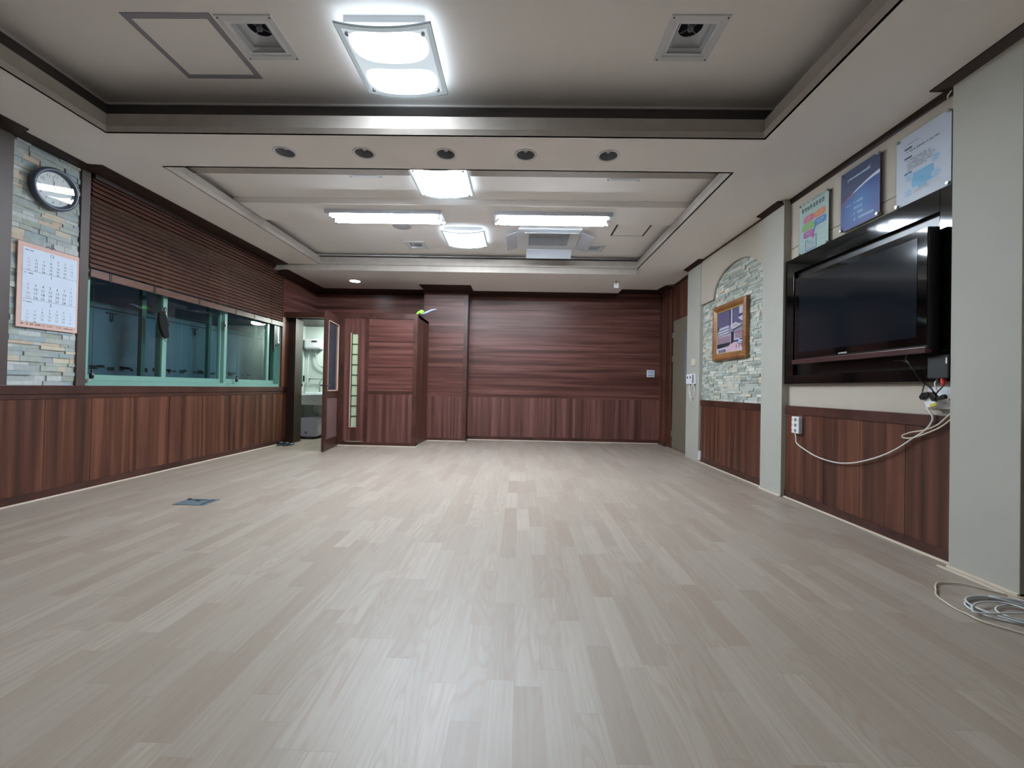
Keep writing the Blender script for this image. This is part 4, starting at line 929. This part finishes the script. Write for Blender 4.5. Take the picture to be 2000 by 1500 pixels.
for (x0_, x1_, yy0, yy1, m) in ((.06, .20, .275, .335, 3), (.20, .34, .275, .335, 4), (.04, .20, .205, .265, 5), (.20, .35, .205, .265, 6), (.06, .20, .135, .195, 7)):
    a.rrect(x0_, x1_, yy0, yy1, .026, m, .0006 + .0002 * m); a.strokes(x0_ + .025, x1_ - .03, (yy0 + yy1) / 2 + .008, .013, 0, .0026); a.strokes(x0_ + .035, x1_ - .045, (yy0 + yy1) / 2 - .011, .009, 0, .0026)
a.poly([(.16, .14), (.20, .14), (.19, .10)], 7, .002); a.poly([(.20, .21), (.24, .21), (.19, .17)], 6, .002)
for q in (((.085, .13), (.085, .12), (.085, .02), (.095, .02)), ):
    pass
for (x0_, x1_, z0q, z1q) in ((.085, .094, .022, .105), (.085, .125, .105, .113), (.085, .225, .015, .023), (.222, .231, .022, .125), (.20, .231, .125, .133)): a.rect(x0_, x1_, z0q, z1q, 8, .001)
a.strokes(.11, .17, .088, .014, 9, .001); a.strokes(.11, .20, .062, .012, 9, .001); a.strokes(.11, .19, .038, .012, 3, .001)
mb.build('print', inks('poster_green_', (('paper', (176, 200, 196)), ('grey', (120, 138, 130)), ('title', (48, 74, 62)), ('pink', (214, 100, 130)), ('orange', (232, 132, 72)), ('lime', (130, 182, 84)), ('blue', (66, 120, 190)), ('magenta', (176, 84, 160)), ('teal', (50, 124, 164)), ('text', (100, 130, 160)))), t)
t, A = poster(3.492, W_, 2.313, H_, 'blue poster with white and red arc, middle of the three posters')
mb = MB(); a = A(mb); a.rect(0, w, 0, h, 0, 0)
tp = [(x * w, h * (.60 + (.86 - .60) * (1 - (1 - x) ** 1.7) * .55)) for x in [i / 16 for i in range(17)]]
arcp = [(i / 16 * w, h * (.46 + .23 * (1 - (1 - i / 16) ** 1.6))) for i in range(17)]
a.band([(x, z_ + .004 + .012 * (x / w) ** 1.5) for x, z_ in arcp[5:]], [(x, z_ - .002 - .008 * (x / w)) for x, z_ in arcp[5:]], 1, .001)
a.band([(x, z_ + .005) for x, z_ in arcp[:7]], [(x, z_ - .003) for x, z_ in arcp[:7]], 2, .0012)
a.band([(x, z_) for x, z_ in arcp], [(x, h) for x, z_ in arcp], 3, .0004)
pts = [(.07, .80), (.085, .845), (.11, .83), (.13, .84), (.15, .835), (.18, .845), (.20, .84), (.23, .855), (.25, .85), (.27, .865), (.285, .87), (.292, .91)]
for (x0_, z0q), (x1_, z1q) in zip(pts, pts[1:]): a.poly([(x0_, z0q * h - .004), (x1_, z1q * h - .004), (x1_, z1q * h + .003), (x0_, z0q * h + .003)], 4, .0012)
a.strokes(.07, .29, .838 * h, .016, 4, .0013)
for i, (xe) in enumerate((.225, .225, .225, .32)): a.strokes(.135, xe, h * (.405 - .095 * i), .022, 5, .001); a.disc(.115, h * (.405 - .095 * i), .003, 5, .001, n=8)
a.strokes(.05, .105, h * .40, .010, 5, .001)
def blue_mat():
    m, t_, p = nt('poster_blue_print'); k = N(t_); tc = k.node('ShaderNodeTexCoord'); sp = k.node('ShaderNodeSeparateXYZ'); k.link(tc.outputs['Object'], sp.inputs[0])
    dy = k.math('DIVIDE', sp.outputs[1], .2); dz = k.math('DIVIDE', k.math('SUBTRACT', sp.outputs[2], .17), .2)
    r_ = k.math('SQRT', k.math('ADD', k.math('MULTIPLY', dy, dy), k.math('MULTIPLY', dz, dz)))
    k.link(k.ramp(r_, [(0, S(30, 122, 190)), (.8, S(10, 70, 156)), (1, S(10, 60, 148))]), p.inputs['Base Color']); p.inputs['Roughness'].default_value = .4; return m
mb.build('print', [blue_mat()] + inks('poster_blue_', (('white', (206, 218, 236)), ('red', (206, 76, 90)), ('navy', (12, 42, 100)), ('script', (170, 200, 216)), ('pale', (150, 190, 220)))), t)
t, A = poster(2.982, W_, 2.290, H_, 'white text poster with light blue screen diagram, right of the three posters')
mb = MB(); a = A(mb); a.rect(0, w, 0, h, 0, 0)
a.strokes(.08, .16, h * .865, .008, 2); a.rect(.06, .115, h * .79, h * .82, 1, .0006); a.strokes(.08, .30, h * .755, .011, 1)
a.rect(.06, .115, h * .655, h * .685, 1, .0006)
for i in range(6): a.strokes(.08, (.24, .26, .275, .255, .27, .22)[i], h * (.625 - .028 * i), .007, 1)
a.rect(.06, .115, h * .43, h * .46, 3, .0006)
a.rrect(.115, .265, h * .20, h * .41, .014, 4, .0006); a.rect(.16, .22, h * .165, h * .21, 4, .0007)
for (x, z_) in ((.095, .375), (.09, .165), (.275, .475), (.28, .255)): a.disc(x, h * z_, .030, 5, .0008); a.strokes(x - .018, x + .018, h * z_ + .006, .010, 4, .001); a.strokes(x - .015, x + .016, h * z_ - .012, .006, 2, .001)
a.strokes(.135, .25, h * .155, .006, 2); a.strokes(.135, .24, h * .128, .006, 2)
mb.build('print', inks('poster_white_', (('paper', (196, 202, 216)), ('dark', (70, 76, 100)), ('grey', (130, 136, 150)), ('blue', (60, 96, 140)), ('sky', (104, 172, 214)), ('pale', (168, 196, 220)))), t)

# thermostat on the back wall
th_ = thing('wall_controller', (2.49, YB, 1.26), 'square pale blue wall controller on the dark back wall', 'controller')
mb = MB(); mb.box(2.415, 2.56, YB - .022, YB, 1.262, 1.396); mb.build('casing', [m_white], th_, bevel=.006)
mb = MB(); mb.box(2.432, 2.543, YB - .0235, YB - .021, 1.325, 1.382); mb.build('display', [plain('pale_lcd', S(170, 190, 214), .2)], th_)
mb = MB(); mb.box(2.432, 2.543, YB - .0235, YB - .021, 1.28, 1.31); mb.build('button_row', [plain('blue_grey_buttons', S(150, 166, 190), .4)], th_)

# ================================================================ FLOOR THINGS
fo = thing('floor_outlet', (-2.66, 3.475, 0), 'blue grey metal floor outlet cover on the left of the floor', 'floor outlet')
mb = MB(); mb.prism([(-2.79, 3.385), (-2.53, 3.385), (-2.53, 3.565), (-2.79, 3.565)], 'z', 0, .004); mb.build('cover_plate', [plain('blue_grey_metal', S(118, 138, 150), .35, .5)], fo)
mb = MB(); mb.box(-2.775, -2.60, 3.52, 3.535, .004, .005); mb.box(-2.575, -2.555, 3.40, 3.55, .004, .005); mb.box(-2.69, -2.65, 3.49, 3.515, .004, .006); mb.box(-2.78, -2.765, 3.53, 3.555, .004, .010); mb.build('latch_slots', [m_dgrey], fo)

def slipper(x, y, ang, label):
    t = thing('slipper', (x, y, 0), label, 'slipper', 'dark slippers by the washroom door'); t.rotation_euler = (0, 0, ang)
    def loc(b, nm, mat, bev=0):
        me_off = Vector((x, y, 0)); b.v = [tuple(Vector(p) + me_off) for p in b.v]; return b.build(nm, mat, t, bevel=bev)
    out = [(.045 * math.cos(q) * (1.0 if math.sin(q) > 0 else .82), .135 * math.sin(q)) for q in [i * math.pi / 12 for i in range(24)]]
    b = MB(); b.prism(out, 'z', .002, .022); loc(b, 'sole', [plain('slipper_sole', S(48, 58, 74), .6)], .004)
    b = MB(); b.prism([(u_ * .9, v_ * .95) for u_, v_ in out], 'z', .022, .026); loc(b, 'insole', [plain('slipper_insole', S(128, 138, 146), .6)])
    b = MB(); pp = []
    for j in range(9):
        q = math.pi * j / 8
        for v_, s_ in ((.02, .9), (.10, .75)): pp.append((.048 * s_ * math.cos(q) * 1.02, v_, .022 + .045 * math.sin(q) * s_))
    b.add(pp, [(2 * j, 2 * j + 2, 2 * j + 3, 2 * j + 1) for j in range(8)], 0, True)
    o_ = loc(b, 'upper', [plain('slipper_strap', S(36, 42, 52), .5)]); sm = o_.modifiers.new('s', 'SOLIDIFY'); sm.thickness = .004
slipper(-3.83, 6.83, math.radians(170), 'dark slipper nearer the left wall by the washroom door')
slipper(-3.72, 6.80, math.radians(172), 'dark slipper further from the left wall by the washroom door')

# cable coil, lower right
def zig(pts, z0=.006, amp=.002):
    return [(p[0], p[1], z0 + amp * (i % 2)) for i, p in enumerate(pts)]
mb = MB()
mb.tube(zig([(2.56, 2.10), (2.515, 2.165), (2.449, 2.245), (2.379, 2.303), (2.309, 2.318), (2.255, 2.31), (2.20, 2.265), (2.166, 2.227), (2.113, 2.17), (2.082, 2.097), (2.070, 2.03), (2.072, 1.985), (2.078, 1.93), (2.12, 1.87), (2.2, 1.80), (2.32, 1.78)]), .0038, 8)
tag(mb.build('network_cable', [m_cordc]), 'cream cable sweeping wide around the grey coil on the floor', 'cable')
mb = MB(); coil = []
cx, cy = 2.32, 2.01
rr = random.Random(3)
for i in range(0, 44):
    t_ = i * .52; rx = .17 + .045 * math.sin(i * .31) - .012 * (i / 14); ry = .105 + .03 * math.sin(i * .23 + 1)
    coil.append((cx + .045 * math.sin(i * .11) + rx * math.cos(t_), cy + .012 * math.cos(i * .23) + ry * math.sin(t_), .006 + .0045 * (i // 12)))
coil = [(2.365, 2.154, .012), (2.33, 2.11, .03)] + coil + [(2.42, 1.96, .03), (2.50, 1.88, .01), (2.55, 1.80, .006)]
mb.tube(coil, .0042, 8, sub=4); tag(mb.build('coiled_cable', [m_cordg]), 'grey white cable coiled loosely on the floor by the near pillar', 'cable')
mb = MB(); mb.tube([(2.62, 2.12, .17), (2.60, 2.09, .14), (2.592, 2.07, .08), (2.57, 2.05, .02), (2.52, 2.02, .007), (2.44, 2.0, .007)], .0042, 8); tag(mb.build('cable_tail', [m_cordw]), 'short pale cable end rising at the right picture edge beside the pillar', 'cable')

# green duster on top of the partition
du = thing('hand_duster', (-1.66, 6.98, 2.195), 'lime green and grey hand tool lying on the partition top corner', 'tool')
mb = MB(); mb.prism([(-1.74, 2.195), (-1.71, 2.235), (-1.665, 2.262), (-1.635, 2.268), (-1.60, 2.236), (-1.64, 2.20), (-1.68, 2.215), (-1.70, 2.192)], 'y', 6.955, 7.01); lab(mb.build('grip', [plain('lime_green_plastic', S(140, 220, 50), .4)], du, bevel=.008), 'lime green grip')
mb = MB(); mb.prism([(-1.69, 2.193), (-1.64, 2.205), (-1.58, 2.24), (-1.53, 2.262), (-1.48, 2.284), (-1.42, 2.288), (-1.385, 2.277), (-1.43, 2.27), (-1.50, 2.245), (-1.56, 2.212), (-1.62, 2.196)], 'y', 6.965, 7.0); lab(mb.build('blade', [plain('grey_blue_plastic', S(140, 152, 172), .4)], du, bevel=.003), 'grey blue blade')
mb = MB(); mb.tube([(2.62, 2.60, 2.842), (2.59, 2.615, 2.828), (2.56, 2.59, 2.826), (2.553, 2.56, 2.838)], .004, 8); tag(mb.build('stray_wire', [m_cordc]), 'short cream wire sagging below the crown by the near pillar', 'cable')

# ================================================================ WASHROOM THINGS
YW = 8.03
wh = thing('water_heater', (-3.92, YW, 1.66), 'white wall mounted water heater inside the washroom', 'water heater')
mb = MB(); mb.box(-4.08, -3.74, YW - .14, YW, 1.66, 1.86); mb.build('casing', [m_white], wh, bevel=.035)
mb = MB(); mb.box(-3.93, -3.83, YW - .144, YW - .138, 1.79, 1.82); mb.build('display', [m_dgrey], wh)
for x in (-4.02, -3.95, -3.82):
    m_ = MB(); m_.cyl((x, YW - .07, 1.67), (x, YW - .07, 1.60), .012, n=10); m_.build('pipe_stub', [m_steel], wh)
mb = MB(); mb.tube([(-3.90, YW - .06, 1.62), (-3.86, YW - .06, 1.45), (-3.80, YW - .05, 1.35), (-3.70, YW - .05, 1.30)], .008, 8); tag(mb.build('shower_hose', [m_steel]), 'thin metal hose curving below the washroom water heater', 'hose')
mb = MB(); mb.tube([(-4.02, YW - .05, 1.6), (-4.03, YW - .05, 1.3), (-4.03, YW - .05, .95)], .006, 8); tag(mb.build('supply_pipe', [m_white]), 'thin white vertical pipe left of the washroom sink', 'pipe')
tb = thing('towel_bar', (-3.90, YW, 1.10), 'metal towel bar above the washroom sink', 'towel bar')
mb = MB(); mb.cyl((-4.02, YW - .05, 1.10), (-3.60, YW - .05, 1.10), .007, n=10); mb.build('bar', [m_steel], tb)
for x in (-4.0, -3.78, -3.62):
    m_ = MB(); m_.cyl((x, YW, 1.10), (x, YW - .055, 1.10), .009, n=10); m_.build('post', [m_steel], tb)
mb = MB(); mb.box(-4.115, -4.095, 7.96, 7.99, 1.05, 1.16); tag(mb.build('razor_holder', [m_black], bevel=.004), 'small black hook item on the washroom corner', 'holder')
sk = thing('wash_basin', (-3.85, 7.85, .64), 'white ceramic washroom basin on the wall', 'sink')
mb = MB(); bx = [(-4.06, 7.60), (-3.55, 7.60), (-3.55, 8.03), (-4.06, 8.03)]
mb.box(-4.06, -3.55, 7.60, 7.64, .64, .81); mb.box(-4.06, -3.55, 7.92, 8.03, .64, .85); mb.box(-4.06, -4.02, 7.6, 8.03, .64, .81); mb.box(-3.59, -3.55, 7.6, 8.03, .64, .81); mb.box(-4.06, -3.55, 7.6, 8.03, .62, .67); mb.build('basin', [plain('white_ceramic', S(222, 228, 230), .12)], sk, bevel=.015)
mb = MB(); mb.tube([(-3.8, 7.98, .85), (-3.8, 7.98, .93), (-3.8, 7.93, .95), (-3.8, 7.86, .92)], .011, 10); mb.build('tap', [m_steel], sk)
mb = MB(); mb.cyl((-3.85, 7.85, .63), (-3.85, 7.85, .45), .02, n=12); mb.tube([(-3.85, 7.85, .47), (-3.84, 7.9, .42), (-3.84, 8.0, .44)], .018, 10); mb.build('waste_pipe', [m_steel], sk)
tk = thing('storage_heater', (-3.88, 7.82, 0), 'white rounded storage heater standing under the washroom basin', 'water heater')
pf = []
for i in range(24):
    q = 2 * math.pi * i / 24; c_, s_ = math.cos(q), math.sin(q); e = .55
    pf.append((-3.86 + .195 * math.copysign(abs(c_) ** e, c_), .205 + .185 * math.copysign(abs(s_) ** e, s_)))
mb = MB(); mb.prism(pf, 'y', 7.68, 7.98, 0, True); mb.build('tank', [plain('lavender_white_plastic', S(206, 208, 226), .35)], tk, bevel=.03)
mb = MB(); mb.box(-3.91, -3.87, 7.675, 7.682, .09, .13); mb.build('badge', [m_grey], tk)
mb = MB(); mb.box(-4.0, -3.95, 7.72, 7.95, 0, .03); mb.box(-3.77, -3.72, 7.72, 7.95, 0, .03); mb.build('feet', [m_dgrey], tk)
for x in (-3.93, -3.85):
    m_ = MB(); m_.cyl((x, 7.83, .39), (x, 7.83, .44), .013, n=10); m_.build('water_port', [m_steel], tk)
wl = thing('washroom_lamp', (-3.2, 7.6, 2.10), 'round lamp on the washroom ceiling', 'ceiling lamp')
mb = MB(); mb.lathe([(.11, 0), (.11, -.02), (.09, -.035), (0, -.04)], (-3.2, 7.6, 2.10), n=28); mb.build('diffuser', [emis('washroom_lamp_glow', lambda k, p: (setattr(p.inputs['Emission Color'], 'default_value', (.88, 1, .93, 1)), setattr(p.inputs['Emission Strength'], 'default_value', 44)))], wl)
